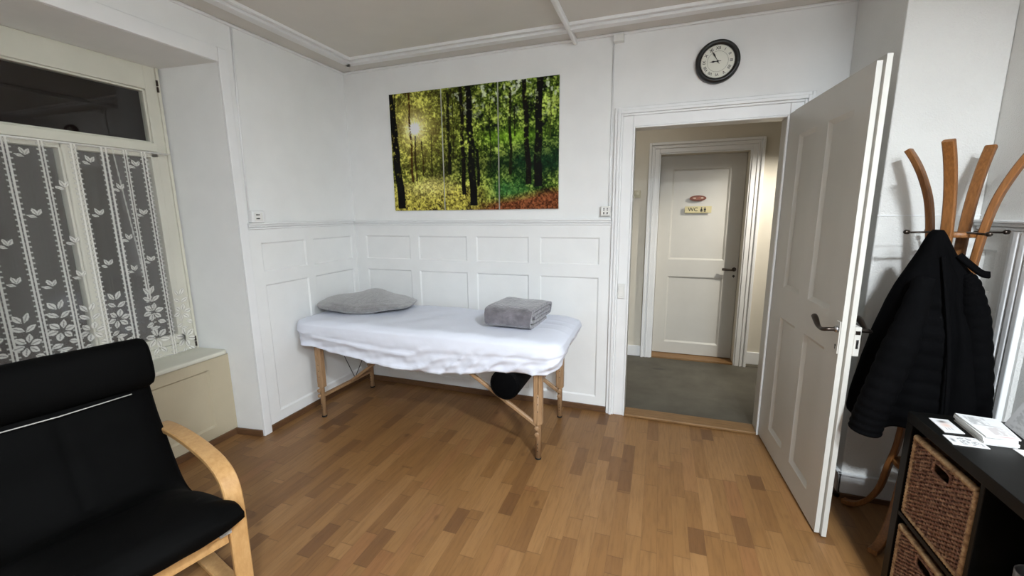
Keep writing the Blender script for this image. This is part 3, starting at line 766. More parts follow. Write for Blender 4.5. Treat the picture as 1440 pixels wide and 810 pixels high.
# socket and conduit, left
sk = empty('power_socket', (.001, -.950, 1.470), PI/2, 'wide white double socket on the left wall beside the window niche', 'socket')
bm = bmesh.new(); box(bm, -.045, .045, -.040, 0, -.038, .038); link('housing', bm, M['trim'], sk, bevel=.006, seg=3)
bm = bmesh.new(); box(bm, -.030, .030, -.0425, -.040, -.026, .026); link('cover', bm, M['white_plastic'], sk, bevel=.002)
holes(sk, [(dx*.009-.006, dz) for dx in (-1,0,1) for dz in (.012,-.012)], -.0425)
bm = bmesh.new(); tube(bm, [(.007,-.988,1.508),(.007,-.978,2.0),(.007,-.960,2.583)], .006, 8)
tag(link('conduit', bm, M['trim'], None, True), 'thin white painted cable conduit on the left wall beside the window niche', 'cable conduit')
# push switch on the casing
sw = empty('light_switch', (2.243, -.017, .932), 0, 'narrow white push switch on the left casing of the open doorway', 'light switch')
bm = bmesh.new(); box(bm, -.024, .024, -.012, 0, -.052, .052); link('plate', bm, M['white_plastic'], sw, bevel=.003)
bm = bmesh.new(); box(bm, -.016, .016, -.018, -.012, -.036, .034); link('rocker', bm, M['white_plastic'], sw, bevel=.002)

# ================================================================== MASSAGE TABLE
mt = empty('massage_table', (1.02, -.45, 0), 0, 'portable wooden massage table standing along the back wall', 'massage table')
def L2(p): return (p[0]-1.02, p[1]+.45, p[2])
bm = bmesh.new(); box(bm, -.93, .93, -.30, .31, .60, .66)
link('table_frame', bm, M['beech'], mt, bevel=.004)
bm = bmesh.new(); box(bm, -.945, .925, -.290, .290, .662, .722)
link('padding', bm, M['black_vinyl'], mt, bevel=.03, seg=4)
for (x, y, sx) in ((.19,-.712,1),(.192,-.155,1),(1.846,-.738,-1),(1.851,-.179,-1)):
    bm = bmesh.new()
    lx, ly, _ = L2((x, y, 0))
    strip(bm, [(lx-.014*1,ly,.235),(lx-.014,ly,.64)], .028, .040, (1,0,0))
    strip(bm, [(lx+.014*1,ly,.235),(lx+.014,ly,.64)], .024, .040, (1,0,0))
    lg = link('leg', bm, M['beech'], mt)
    bm = bmesh.new(); tube(bm, [(lx,ly-.004,.010),(lx,ly-.004,.30),(lx,ly-.004,.42)], [.0175,.0175,.0175], 14)
    link('leg_extension', bm, M['beech'], lg, True)
    bm = bmesh.new(); lathe(bm, [(.016,0),(.0185,.002),(.0185,.012),(.016,.013)], 16, (lx,ly-.004,0)); link('rubber_foot', bm, M['rubber'], lg, True)
    for k, z in enumerate((.175, .215)):
        bm = bmesh.new(); P = [(lx-.0+.0, ly-.018, z),(lx, ly-.040, z)]
        lathe(bm, [(.005,-.018),(.006,-.026),(.014,-.030),(.015,-.038),(.010,-.042)], 8, (lx,ly,z), 'y'); link('knob', bm, M['beech'], lg)
    for k in range(6):
        bm = bmesh.new(); lathe(bm, [(.0008,-.0223),(.0032,-.0223),(.0032,-.0215)], 8, (lx,ly,.06+.022*k if k < 3 else .27+.045*(k-2)), 'y'); link('adjust_hole', bm, M['slot'], lg)
def bar(name, a, b, w=.022, t=.032):
    bm = bmesh.new(); strip(bm, [L2(a), L2(b)], w, t, (0,1,0) if abs(a[1]-b[1]) < .2 else (1,0,0)); return link(name, bm, M['beech'], mt)
bar('stretcher', (.19,-.712,.165), (.19,-.155,.150), .03, .022)
bar('stretcher', (1.851,-.738,.50), (1.851,-.179,.50), .03, .022)
bar('brace', (.20,-.42,.165), (.80,-.42,.60), .028, .022)
bar('brace', (1.846,-.742,.215), (1.25,-.742,.602), .022, .022)
bar('brace', (1.851,-.179,.190), (1.25,-.179,.602), .022, .026)
def wire(a, b, r=.0028):
    bm = bmesh.new(); tube(bm, [L2(a), L2(b)], r, 6); link('cable', bm, M['cable'], mt, True)
wire((.30,-.66,.60), (.24,-.42,.195)); wire((.30,-.18,.60), (.24,-.42,.195))
wire((.86,-.16,.60), (.60,-.16,.33)); wire((1.0,-.16,.60), (.60,-.16,.33), .002)
wire((1.84,-.215,.60), (1.50,-.200,.20)); wire((1.50,-.200,.20), (1.28,-.200,.60))
# bolster
bo = empty('bolster', (1.652, -.515, .472), 0, 'black cylindrical bolster tucked under the massage table', 'bolster')
bm = bmesh.new(); R = .094
lathe(bm, [(R-.012,-.275),(R-.003,-.270),(R,-.260),(R,.270),(R-.004,.28),(R-.012,.285)], 40, (0,0,0), 'y'); link('cover', bm, M['black_vinyl'], bo, True)
bm = bmesh.new(); lathe(bm, [(.002,-.277),(R-.02,-.277),(R-.012,-.274)], 40, (0,0,0), 'y'); link('end_cap', bm, M['black_fabric'], bo, True)
bm = bmesh.new(); tube(bm, [((R-.004)*math.cos(2*PI*k/40), -.273, (R-.004)*math.sin(2*PI*k/40)) for k in range(40)], .003, 6, True); link('edge_tube', bm, M['black_vinyl'], bo, True)

# fitted sheet
def sheet():
    cx, cy = 1.005, -.446; hx_, hy_ = .975, .352
    N = 260
    def outline(t, grow=0):
        # rounded rectangle by angle parameter walking the perimeter; bigger corner radius at the left
        pass
    # perimeter points
    pts = []
    def arc(ccx, ccy, r, a0, a1, n):
        for k in range(n):
            a = math.radians(a0+(a1-a0)*k/n); pts.append((ccx+r*math.cos(a), ccy+r*math.sin(a), math.cos(a), math.sin(a)))
    rl, rr = .15, .085; x0, x1, y0_, y1_ = cx-hx_, cx+hx_, cy-hy_, cy+hy_
    def seg(ax, ay, bx_, by, nx, ny, n):
        for k in range(n): t = k/n; pts.append((ax+(bx_-ax)*t, ay+(by-ay)*t, nx, ny))
    seg(x0+rl, y0_, x1-rr, y0_, 0, -1, 150); arc(x1-rr, y0_+rr, rr, -90, 0, 22); seg(x1, y0_+rr, x1, y1_-rr, 1, 0, 52)
    arc(x1-rr, y1_-rr, rr, 0, 90, 18); seg(x1-rr, y1_, x0+rl, y1_, 0, 1, 110); arc(x0+rl, y1_-rl, rl, 90, 180, 22)
    seg(x0, y1_-rl, x0, y0_+rl, -1, 0, 40); arc(x0+rl, y0_+rl, rl, 180, 270, 26)
    hemx = [(.02,.57),(.21,.572),(.40,.540),(.57,.528),(.80,.487),(1.12,.482),(1.42,.510),(1.60,.548),(1.80,.556),(1.91,.560),(2.0,.60)]
    def hem(x, y):
        f = np.interp(x, [a for a, _ in hemx], [b for _, b in hemx])
        t = min(1, max(0, (y-(y0_+.03))/.25))
        side = np.interp(x, [0, .3, 1.7, 2], [.60, .60, .60, .655])
        return f*(1-t)+side*t
    def top_z(x, y):
        z = .757
        z += .010*math.exp(-((x-.0)/.8)**2)*0
        z += .0030*math.sin(x*9+y*5)+.0022*math.sin(x*23-y*17)
        if x > 1.72: z += .0035*(math.exp(-((y+.30)/.012)**2)+math.exp(-((y+.40)/.010)**2)+math.exp(-((y+.52)/.012)**2))*min(1, (x-1.72)/.05)
        # head end cushion lump beneath the sheet
        z += .004*math.exp(-((x-.42)/.28)**2-((y+.30)/.22)**2)
        return z
    bm = bmesh.new(); rings = []
    for s in (.02,.10,.2,.3,.4,.5,.6,.7,.78,.85,.90,.94,.97):
        ring = []
        for (px, py, nx, ny) in pts:
            # scale toward the spine so that ring shapes stay table like
            qx = cx + (px-cx)*(s if abs(px-cx) < 0 else (s*.55+.45*s)); qy = cy+(py-cy)*s
            e = max(0, (s-.85)/.12); z = top_z(qx, qy) - .016*e*e
            ring.append(bm.verts.new((qx, qy, z)))
        rings.append(ring)
    levels = 20
    for j in range(levels+1):
        t = j/levels; ring = []
        for i, (px, py, nx, ny) in enumerate(pts):
            hz = hem(px, py); zt = .728
            z = zt+(hz-zt)*t
            bulge = .012*math.sin(min(1, t*2.2)*PI*.5) + (.006 if t < .45 else 0) - .035*max(0, t-.55)**1.2
            u = px*1.0+py
            front = max(0, -ny)
            wr = .0035*t*math.sin(u*23+z*50)+.0022*t*math.sin(u*51-z*75+1.3)+.0012*math.sin(u*90+z*40)*t
            # long diagonal drapes along the front
            ph = z*62-(14+26*min(1, max(0, (px-1.0)/.5)))*(px-1.0)*(1 if px > 1.0 else -.35)+1.5*math.sin(px*2.4)
            dr_ = (.013*(1-2*abs(math.sin(ph*.5))**.6)+.003*math.sin(z*118-px*21+1.0))*min(1, max(0, t-.18)*2.0)*front
            crease = -.005*math.exp(-((t-.42)/.05)**2)*front
            seam = wr+dr_+crease
            ring.append(bm.verts.new((px+nx*(bulge+seam), py+ny*(bulge+seam), z)))
        rings.append(ring)
    n = len(pts)
    bm.faces.new(rings[0])
    for A, B in zip(rings, rings[1:]):
        for k in range(n): bm.faces.new((A[k], A[(k+1)%n], B[(k+1)%n], B[k]))
    return bm
o = link('fitted_sheet', sheet(), M['sheet'], None, True)
m = o.modifiers.new('thick', 'SOLIDIFY'); m.thickness = .003; m.offset = -1
tag(o, 'white fitted sheet stretched over the massage table', 'sheet')
# pillow
def pillow():
    bm = bmesh.new(); nu, nv = 90, 40; rings = []
    nz = vnoise(nv+1, nu+1, 5, 3, 21)
    for j in range(nv+1):
        v = -PI/2+PI*j/nv; ring = []
        for i in range(nu):
            u = 2*PI*i/nu
            ce = lambda t, e: math.copysign(abs(math.cos(t))**e, math.cos(t)); se = lambda t, e: math.copysign(abs(math.sin(t))**e, math.sin(t))
            x = .355*ce(v, .7)*ce(u, .7); y = .25*ce(v, .7)*se(u, .7); z = .050*se(v, 1)
            flat = 1-.35*max(0, x/.33)**2
            d = 1+(nz[j, i]*(1-i/nu)+nz[j, 0]*(i/nu)-.5)*.16*max(0, math.cos(v))**.5
            z = z*flat*d + .042*max(0, math.sin(v))*math.exp(-((x-.01)/.23)**2-((y-.02)/.19)**2) + .005*max(0, math.sin(v))*math.sin(x*22+y*9)
            ring.append(bm.verts.new((x*d, y*d, max(z, -.040) + .008*math.sin(x*14+y*9))))
        rings.append(ring)
    for A, B in zip(rings, rings[1:]):
        for k in range(nu): bm.faces.new((A[k], A[(k+1)%nu], B[(k+1)%nu], B[k]))
    bmesh.ops.remove_doubles(bm, verts=bm.verts, dist=.0005)
    return bm
o = link('pillow', pillow(), M['pillow'], None, True, loc=(.375, -.365, .806), rot=(0, 0, math.radians(12)))
tag(o, 'flat fluffy grey pillow lying at the window end of the massage table', 'pillow')
# folded blanket
def blanket():
    bm = bmesh.new(); prof = []
    turns = 2.2; th = .029; n = 150
    for k in range(n+1):
        t = k/n; a = 2*PI*turns*(t-1) + PI*1.62; lay = turns*(1-t)      # from inside out
        hy = .225 - th*lay*1.0; hz = .064 - th*lay*.98
        hz = max(hz, .006); hy = max(hy, .05)
        ce = math.copysign(abs(math.cos(a))**.5, math.cos(a)); se = math.copysign(abs(math.sin(a))**.5, math.sin(a))
        z = hz*se; y = hy*ce
        z *= 1+.10*max(0, -y/.232) ; prof.append((y, z))
    nx = 26; rings = []
    nz = vnoise(nx+1, n+1, (5, 9), 3, 31)
    for i in range(nx+1):
        x = -.150+.300*i/nx; ring = []
        for k, (y, z) in enumerate(prof):
            w = (nz[i, k]-.5)
            edge = .010*math.cos(PI*2*i/nx+PI) if False else 0
            ring.append(bm.verts.new((x*(1+.06*z/.06) + .012*w, y*(1-.05*(x/.15)) + .010*w, z + .010*w*(1 if z > 0 else .2) + .05*x*(-.15))))
        rings.append(ring)
    for A, B in zip(rings, rings[1:]):
        for k in range(n): bm.faces.new((A[k], A[k+1], B[k+1], B[k]))
    return bm
o = link('folded_blanket', blanket(), M['plush'], None, True, loc=(1.625, -.395, .832), rot=(0, 0, math.radians(-4)))
m = o.modifiers.new('thick', 'SOLIDIFY'); m.thickness = .019; m.offset = 0
m = o.modifiers.new('round', 'BEVEL'); m.width = .006; m.segments = 2; m.limit_method = 'ANGLE'
tag(o, 'folded grey plush blanket lying on the massage table near the doorway', 'blanket')

# ================================================================== ARMCHAIR
O_ = (.9724, -2.3251); ch = empty('armchair', (O_[0], O_[1], 0), math.atan2(-.24, .971), 'bentwood armchair with black padded cushion and head roll in front of the window', 'armchair')
side = [(-.675,.552),(-.60,.566),(-.47,.578),(-.33,.580),(-.20,.572),(-.115,.557),(-.055,.528),(-.022,.478),(-.012,.40),(-.012,.32),(-.015,.20),(-.016,.10),(-.028,.048),(-.062,.020),(-.12,.011),(-.30,.011),(-.55,.011),(-.72,.011)]
for s in (-1, 1):
    bm = bmesh.new(); P = smoothpath([(x, s*.310, z) for x, z in side], 5)
    strip(bm, P, .060, .022, (0,1,0)); link('side_frame', bm, M['birch'], ch)
band = [(-.02,.305),(-.12,.300),(-.26,.262),(-.40,.235),(-.50,.262),(-.585,.350),(-.66,.50),(-.725,.70),(-.775,.90)]
for s in (-1, 1):
    bm = bmesh.new(); P = smoothpath([(x, s*.235, z) for x, z in band], 5)
    strip(bm, P, .045, .018, (0,1,0)); link('seat_frame', bm, M['birch'], ch)
bm = bmesh.new(); box(bm, -.045, -.022, -.280, .280, .278, .336); link('crossbar', bm, M['birch'], ch, bevel=.003)
bm = bmesh.new(); box(bm, -.70, -.678, -.280, .280, .012, .07); link('crossbar', bm, M['birch'], ch, bevel=.003)
bm = bmesh.new(); box(bm, -.690, -.668, -.280, .280, .525, .570); link('crossbar', bm, M['birch'], ch, bevel=.003)
for y in (.262, -.262):
    bm = bmesh.new(); box(bm, -.020, .012, y-.02, y+.02, .335, .372); link('cushion_clip', bm, M['grey_plastic'], ch, bevel=.004)
# cushion: front surface line (x,z) and thickness
fl = [(.085,.408,.025),(.097,.442,.05),(.07,.475,.075),(.02,.490,.09),(-.08,.484,.10),(-.20,.458,.105),(-.29,.426,.105),(-.355,.408,.10),(-.405,.425,.095),(-.455,.485,.09),(-.510,.57,.085),(-.570,.65,.08),(-.605,.73,.08),(-.630,.80,.07),(-.650,.87,.06)]
def cushion():
    bm = bmesh.new(); P = smoothpath([(a, 0, b) for a, b, _ in fl], 6); T = smoothpath([(c, 0, 0) for _, _, c in fl], 6)
    fr = frames(P, False, Vector((0,1,0))); ny = 44; top = []; bot = []
    N = len(P); nz = vnoise(N, ny+1, (10, 12), 3, 41); 
    for i, p in enumerate(P):
        t, s, u = fr[i]; nrm = s if (s.dot(Vector((.6,0,.8))) > 0) else -s
        a = []; b = []
        for j in range(ny+1):
            v = -1+2*j/ny; w = .292+(.012 if p.x > 0 else 0); y = w*v
            edge = (1-abs(v)**6); th = T[i].x
            puff = .012*(1-abs(v)**3)
            tuft = -.006*math.exp(-((v)/.05)**2) if p.x < -.40 else 0
            off = -th*.5*(1-edge)+puff+(nz[i, j]-.5)*.012+tuft
            a.append(bm.verts.new(Vector((p.x, y, p.z))+nrm*off))
            b.append(bm.verts.new(Vector((p.x, y, p.z))-nrm*(th-th*.5*(1-edge))))
        top.append(a); bot.append(b)
    for G in (top, bot):
        for A, B in zip(G, G[1:]):
            for k in range(ny): bm.faces.new((A[k], A[k+1], B[k+1], B[k]))
    for i in range(N-1):
        for k in (0, ny): bm.faces.new((top[i][k], top[i+1][k], bot[i+1][k], bot[i][k]))
    for i in (0, N-1):
        for k in range(ny): bm.faces.new((top[i][k], top[i][k+1], bot[i][k+1], bot[i][k]))
    return bm
cu = link('cushion', cushion(), M['black_leather'], ch, True)
# head roll
bm = bmesh.new(); n = 40; rings = []
ys = [-.296,-.290,-.275,-.2,-.1,0,.1,.2,.275,.290,.296]; sc = [.78,.92,1,1.01,1.0,1.015,1.0,1.01,1,.92,.78]
for y, s in zip(ys, sc):
    ring = []
    for k in range(n):
        a = 2*PI*k/n; ca = math.copysign(abs(math.cos(a))**.75, math.cos(a)); sa = math.copysign(abs(math.sin(a))**.75, math.sin(a))
        lx, lz = .060*s*ca, .104*s*sa
        ring.append(bm.verts.new((-.625+lx*.97-lz*.20, y, .872+lz*.98+lx*.20)))
    rings.append(ring)
for A, B in zip(rings, rings[1:]):
    for k in range(n): bm.faces.new((A[k], A[(k+1)%n], B[(k+1)%n], B[k]))
bm.faces.new(rings[0]); bm.faces.new(rings[-1])
hr = link('head_roll', bm, M['black_leather'], ch, True)
bm = bmesh.new(); tube(bm, [(-.572,-.27,.760),(-.566,0,.758),(-.572,.21,.764)], .0022, 6); link('edge_tube', bm, M['edge_tube'], ch, True)  # thin pale line across the cushion below the head roll

# ================================================================== COAT RACK
RX, RY = 3.600, -.800
rk = empty('coat_rack', (RX, RY, 0), 0, 'honey coloured bentwood coat rack standing in the corner behind the open door', 'coat rack')
prof = [(.262,.018),(.235,.020),(.195,.040),(.150,.095),(.115,.180),(.088,.300),(.068,.420),(.060,.60),(.058,.90),(.062,1.15),(.070,1.30),(.082,1.42),(.100,1.52),(.130,1.61),(.160,1.675),(.190,1.725)]
for (a, b) in ((-1,-1),(-1,1),(1,-1),(1,1)):
    dx, dy = a*.7071, b*.7071
    if b > 0: k0 = .92
    else: k0 = 1.0
    P = smoothpath([(dx*r*(k0 if z < .2 else 1), dy*r*(k0 if z < .2 else 1), z) for r, z in prof], 5)
    bm = bmesh.new(); strip(bm, P, .036, .022, (-dy, dx, 0)); link('arm', bm, M['rackwood'], rk)
for z, r in ((.345,.070),(1.375,.066)):
    bm = bmesh.new(); lathe(bm, [(.02,z-.010),(r-.002,z-.010),(r,z-.006),(r,z+.006),(r-.002,z+.010),(.02,z+.010)], 32); link('ring_disc', bm, M['rackwood'], rk, True)
for ang in (0, PI/2):
    for s in (-1, 1):
        d = Vector((math.cos(ang+.08)*s, math.sin(ang+.08)*s, 0)); bm = bmesh.new()
        P = [d*.06+Vector((0,0,1.385)), d*.155+Vector((0,0,1.383))]; tube(bm, P, .0042, 10)
        P = [d*.152+Vector((0,0,1.383)), d*.157+Vector((0,0,1.384)), d*.168+Vector((0,0,1.385)), d*.173+Vector((0,0,1.386))]; tube(bm, P, [.005,.009,.009,.005], 12)
        link('hook', bm, M['dark_metal'], rk, True)

# ================================================================== JACKET
def jacket():
    # silhouette at y about -.95: (z, x left, x right)
    S = [(1.398,3.478,3.500),(1.385,3.462,3.512),(1.350,3.440,3.532),(1.313,3.420,3.552),(1.260,3.397,3.592),(1.220,3.383,3.628),(1.182,3.370,3.636),(1.120,3.355,3.646),(1.062,3.343,3.668),(.960,3.320,3.698),(.845,3.297,3.722),(.760,3.284,3.738),(.680,3.272,3.748),(.628,3.268,3.752),(.600,3.275,3.752)]
    zs = np.array([s[0] for s in S])[::-1]; xl = np.array([s[1]+.030*min(1, (1.4-s[0])/.1) for s in S])[::-1]; xr = np.array([s[2] for s in S])[::-1]
    bm = bmesh.new(); nv, nu = 90, 120; rings = []
    nz = vnoise(nv+1, nu+1, (12, 9), 3, 51)
    for j in range(nv+1):
        z = 1.398-(1.398-.612)*j/nv; a = np.interp(z, zs, xl); b = np.interp(z, zs, xr); c = (a+b)/2; hw = (b-a)/2
        d = min(.125, .02+.26*(1.42-z)+.0)
        yc = -.915-.0*z + .06*min(1, (1.4-z)/.3)*.6
        ring = []
        for i in range(nu):
            u = 2*PI*i/nu; ca = math.copysign(abs(math.cos(u))**.85, math.cos(u)); sa = math.copysign(abs(math.sin(u))**.85, math.sin(u))
            x = c+hw*ca; y = yc+d*sa
            f = 0
            frac = (x-a)/(b-a+1e-6); depth = (1.4-z)/.8
            if sa < 0:
                f += .010*depth*math.sin(frac*17+.8)+.006*depth*math.sin(frac*31+z*6)
                # open front edge
                f -= .022*math.exp(-((frac-.60)/.025)**2)*min(1, depth*2)
                # horizontal quilting on the left body part
                if frac < .56 and z < 1.15: f += .006*abs(math.sin(z*PI/.058+frac*1.2))-.003
            f += (nz[j, i]-.5)*.012*min(1, depth*2)
            hemd = 0
            if j == nv or True:
                k = max(0, (j/nv-.9)/.1); hemd = -.035*k*math.exp(-((frac-.14)/.10)**2)
            ring.append(bm.verts.new((x, y-f*(1 if sa < 0 else -1), z+hemd)))
        rings.append(ring)
    for A, B in zip(rings, rings[1:]):
        for k in range(nu): bm.faces.new((A[k], A[(k+1)%nu], B[(k+1)%nu], B[k]))
    bm.faces.new(rings[0]); return bm
jk = empty('jacket', (3.52, -.90, .6), 0, 'black quilted jacket hanging from the coat rack', 'jacket')
def tolocal(o, par):
    o.parent = par; o.matrix_parent_inverse = Matrix.Identity(4); o.location = -par.location; return o
o = tolocal(link('body', jacket(), M['black_fabric'], None, True), jk)
m = o.modifiers.new('thick', 'SOLIDIFY'); m.thickness = .006; m.offset = -1
# sleeve hanging at the left, cuff at the bottom
bm = bmesh.new(); P = smoothpath([(3.44,-.985,1.22),(3.400,-1.015,1.05),(3.362,-1.035,.90),(3.330,-1.040,.76),(3.312,-1.035,.66),(3.305,-1.030,.592)], 14)
n = len(P); tube(bm, P, [.030+.022*min(1, i/n*3)+.0035*abs(math.sin(i*PI/5)) for i in range(n)], 20)
tolocal(link('sleeve', bm, M['black_fabric'], None, True), jk)
bm = bmesh.new(); P = smoothpath([(3.575,-.950,1.235),(3.590,-.957,1.205),(3.605,-.960,1.13),(3.625,-.963,1.03),(3.65,-.960,.90),(3.675,-.950,.76),(3.685,-.945,.66)], 12)
n = len(P); tube(bm, P, [.012+.030*min(1, i/n*2.5)+.003*abs(math.sin(i*PI/5)) for i in range(n)], 18)
tolocal(link('sleeve', bm, M['black_fabric'], None, True), jk)
bm = bmesh.new(); strip(bm, smoothpath([(3.545,-.950,1.305),(3.585,-.965,1.262),(3.612,-.968,1.240),(3.632,-.970,1.236)], 5), .026, .012, (0,.5,.85))
tolocal(link('collar', bm, M['black_fabric'], None, True), jk)
bm = bmesh.new(); strip(bm, smoothpath([(3.492,-.965,1.30),(3.505,-1.000,1.15),(3.525,-1.030,.95),(3.540,-1.040,.75),(3.545,-1.035,.64)], 8), .012, .006, (1,0,0))
tolocal(link('zip', bm, M['black_fabric'], None, True), jk)

# ================================================================== CABINET WITH BASKETS
cbx, cby = 3.357, -1.190; CD, CWD, CH = .390, .772, .762
cb = empty('cabinet', (cbx, cby, 0), 0, 'black brown open cube shelf cabinet against the right wall', 'cabinet')
def cbox(name, x0, x1, y0, y1, z0, z1):
    bm = bmesh.new(); box(bm, x0, x1, y0, y1, z0, z1); return link(name, bm, M['lacquer'], cb, bevel=.0015)
cbox('top', 0, CD, -CWD, 0, CH-.038, CH); cbox('bottom', 0, CD, -CWD+.038, -.038, 0, .038)
cbox('side_panel', 0, CD, -.038, 0, 0, CH-.038); cbox('side_panel', 0, CD, -CWD, -CWD+.038, 0, CH-.038)
cbox('shelf', .001, CD, -CWD+.038, -.038, .373, .389); cbox('divider', .001, CD, -.394, -.378, .038, CH-.038)
cbox('back_panel', CD-.006, CD, -CWD+.038, -.038, .038, CH-.038)
def make_basket(loc, label):
    b = empty('storage_basket', loc, 0, label, 'basket', 'woven baskets in the cabinet')
    W, HH, D = .320, .305, .36        # along -y, up, into +x
    bm = bmesh.new()
    rows = 40; hole = (-.205, -.118, .236, .276)
    for r in range(rows):
        z = .014+(HH-.028)*r/(rows-1)
        segs = [(-W+.012, -.012)]
        if hole[2] < z < hole[3]: segs = [(-W+.012, hole[0]), (hole[1], -.012)]
        for a, c in segs:
            n = max(6, int((c-a)/.0068)); pts = []
            for k in range(n+1):
                y = a+(c-a)*k/n; ph = y/.0135*PI; pts.append((.004+.0042*math.sin(ph+(PI if r % 2 else 0)), y, z+.0008*math.sin(y*160)))
            tube(bm, pts, .0034, 5)
    fr_ = link('woven_front', bm, M['wicker'], b, True)
    bm = bmesh.new()
    for k in range(23):
        y = -.012-(W-.024)*k/22
        if hole[0] < y < hole[1]: tube(bm, [(.0045,y,.010),(.0045,y,hole[2])], .0030, 5); tube(bm, [(.0045,y,hole[3]),(.0045,y,HH-.012)], .0030, 5)
        else: tube(bm, [(.0045,y,.010),(.0045,y,HH-.012)], .0030, 5)
    link('stakes', bm, M['wicker'], b, True)
    bm = bmesh.new()
    def coil(P0, P1, r=.0085):
        P0, P1 = Vector(P0), Vector(P1); n = int((P1-P0).length/.004)
        tube(bm, [P0+(P1-P0)*k/n for k in range(n+1)], [r+.0012*math.sin(k*1.9) for k in range(n+1)], 8)
    coil((.003,-.008,.008),(.003,-.008,HH-.008)); coil((.003,-W+.008,.008),(.003,-W+.008,HH-.008)); coil((.003,-.008,HH-.006),(.003,-W+.008,HH-.006), .0105); coil((.003,-.008,.008),(.003,-W+.008,.008), .0075)
    link('rim', bm, M['wicker_rim'], b, True)
    bm = bmesh.new(); y0_, y1_, z0_, z1_ = hole
    c = Vector((.002,(y0_+y1_)/2,(z0_+z1_)/2)); pts = []
    for k in range(28):
        a = 2*PI*k/28; ca = math.copysign(abs(math.cos(a))**.5, math.cos(a)); sa = math.copysign(abs(math.sin(a))**.5, math.sin(a))
        pts.append(c+Vector((0, ca*(y1_-y0_)/2, sa*(z1_-z0_)/2)))
    tube(bm, pts, .0045, 8, True); link('handle_hole_rim', bm, M['wicker'], b, True)
    bm = bmesh.new()
    box(bm, .012, D, -.008, -.002, .004, HH-.006); box(bm, .012, D, -W+.002, -W+.008, .004, HH-.006); box(bm, D-.006, D, -W+.008, -.008, .004, HH-.006); box(bm, .012, D, -W+.008, -.008, .0, .008)
    link('basket_body', bm, M['wicker'], b)
    return b
bk = make_basket((cbx+.006, cby-.048, .391), 'upper woven rattan basket with a dark grip hole in the black cabinet')
b2 = copy_tree(bk); b2.location = (cbx+.006, cby-.048, .040); b2['label'] = 'lower woven rattan basket in the black cabinet, below the other basket'
# mug
mg = empty('mug', (3.462, -1.640, .390), 0, 'grey mug with olive decoration in the right compartment of the black cabinet', 'mug')
bm = bmesh.new(); lathe(bm, [(.01,0),(.034,0),(.038,.006),(.041,.132),(.0395,.134),(.037,.131),(.034,.012),(.005,.010)], 40); link('body', bm, M['mug'], mg, True)
bm = bmesh.new(); lathe(bm, [(.0392,.030),(.0400,.031),(.0416,.084),(.0408,.085)], 40); link('decoration', bm, M['mug_decor'], mg, True)
bm = bmesh.new(); tube(bm, smoothpath([(0,-.038,.095),(0,-.062,.098),(0,-.070,.065),(0,-.060,.035),(0,-.037,.030)], 6), .005, 10); link('handle', bm, M['mug'], mg, True)

# leaflets on the cabinet
ZT = CH
def leaf_img(kind, h=60, w=90):
    g = np.random.default_rng(len(kind)); base = np.full((h, w, 3), .66)
    V, U = np.mgrid[0:h, 0:w]; V = V/h; U = U/w
    def blob(u, v, a, b, col, k=1): 
        m = np.exp(-((U-u)/a)**2-((V-v)/b)**2)*k; base[:] = base*(1-m[..., None])+np.array(col)*m[..., None]
    if kind == 'portrait_card':
        blob(.22, .5, .10, .22, (.10,.09,.08), 1); blob(.48, .5, .16, .26, (.62,.42,.34), .8)
        for v in (.3,.45,.6): blob(.74, v, .10, .03, (.2,.18,.18), .7)
    elif kind == 'pattern_card':
        blob(.14, .5, .06, .2, (.08,.08,.08), .9); n = vnoise(h, w, 5, 2, 77)
        m = ((U > .32) & (U < .92) & (V > .12) & (V < .88))[..., None]*np.clip((n-.45)*5, 0, .8)[..., None]; base[:] = base*(1-m)+.22*m
    elif kind == 'stack':
        n = vnoise(h, w, (5, 11), 3, 78); m = ((U > .08) & (U < .45) & (V > .1) & (V < .6))[..., None]*np.clip((n-.35)*3, 0, .75)[..., None]; base[:] = base*(1-m)+.3*m
        m = ((U > .48) & (U < .88) & (V > .35) & (V < .92))[..., None]*np.clip((n-.3)*3, 0, .6)[..., None]; base[:] = base*(1-m)+np.array([.42,.36,.35])*m
        blob(.46, .45, .012, .3, (.08,.08,.08), .9); blob(.95, .6, .02, .3, (.45,.1,.1), .6)
    elif kind == 'plain':
        n = vnoise(h, w, (3, 9), 2, 90); m = np.clip((n-.55)*4, 0, .4)*(U > .1)*(U < .9); base[:] = base*(1-m[..., None])+.35*m[..., None]
    else:
        n = vnoise(h, w, 5, 3, 79); sky = V < .35
        land = np.stack([.16+.3*n, .15+.26*n, .08+.12*n], -1); base[:] = np.where(sky[..., None], land, base)
        m = np.clip((vnoise(h, w, (2, 8), 2, 80)-.5)*4, 0, .5)*(V > .42)*(U > .1)*(U < .9); base[:] = base*(1-m[..., None])+.35*m[..., None]
    return base
def sheet_on(name, corners, th, kind, label, cat, z=ZT):
    """flat printed paper; corners a(near u0v0) b(u1v0) c(u1v1) d(u0v1) in xy"""
    ctr = Vector((sum(p[0] for p in corners)/4, sum(p[1] for p in corners)/4, z))
    e = empty(name, ctr, 0, label, cat)
    bm = bmesh.new(); prism(bm, [(p[0]-ctr.x, p[1]-ctr.y) for p in corners], .0004, th); link('paper', bm, M['paper'], e)
    img = leaf_img(kind); U, V = np.meshgrid(np.linspace(0, 1, 90), np.linspace(0, 1, 60))
    a, b, c, d = [np.array((p[0]-ctr.x, p[1]-ctr.y)) for p in corners]
    XY = (a*(1-U[..., None])+b*U[..., None])*(1-V[..., None])+(d*(1-U[..., None])+c*U[..., None])*V[..., None]
    grid_obj('print', XY[..., 0], XY[..., 1], np.full_like(U, th+.0004), img, M['leaflet_print'], e, False)
    return e
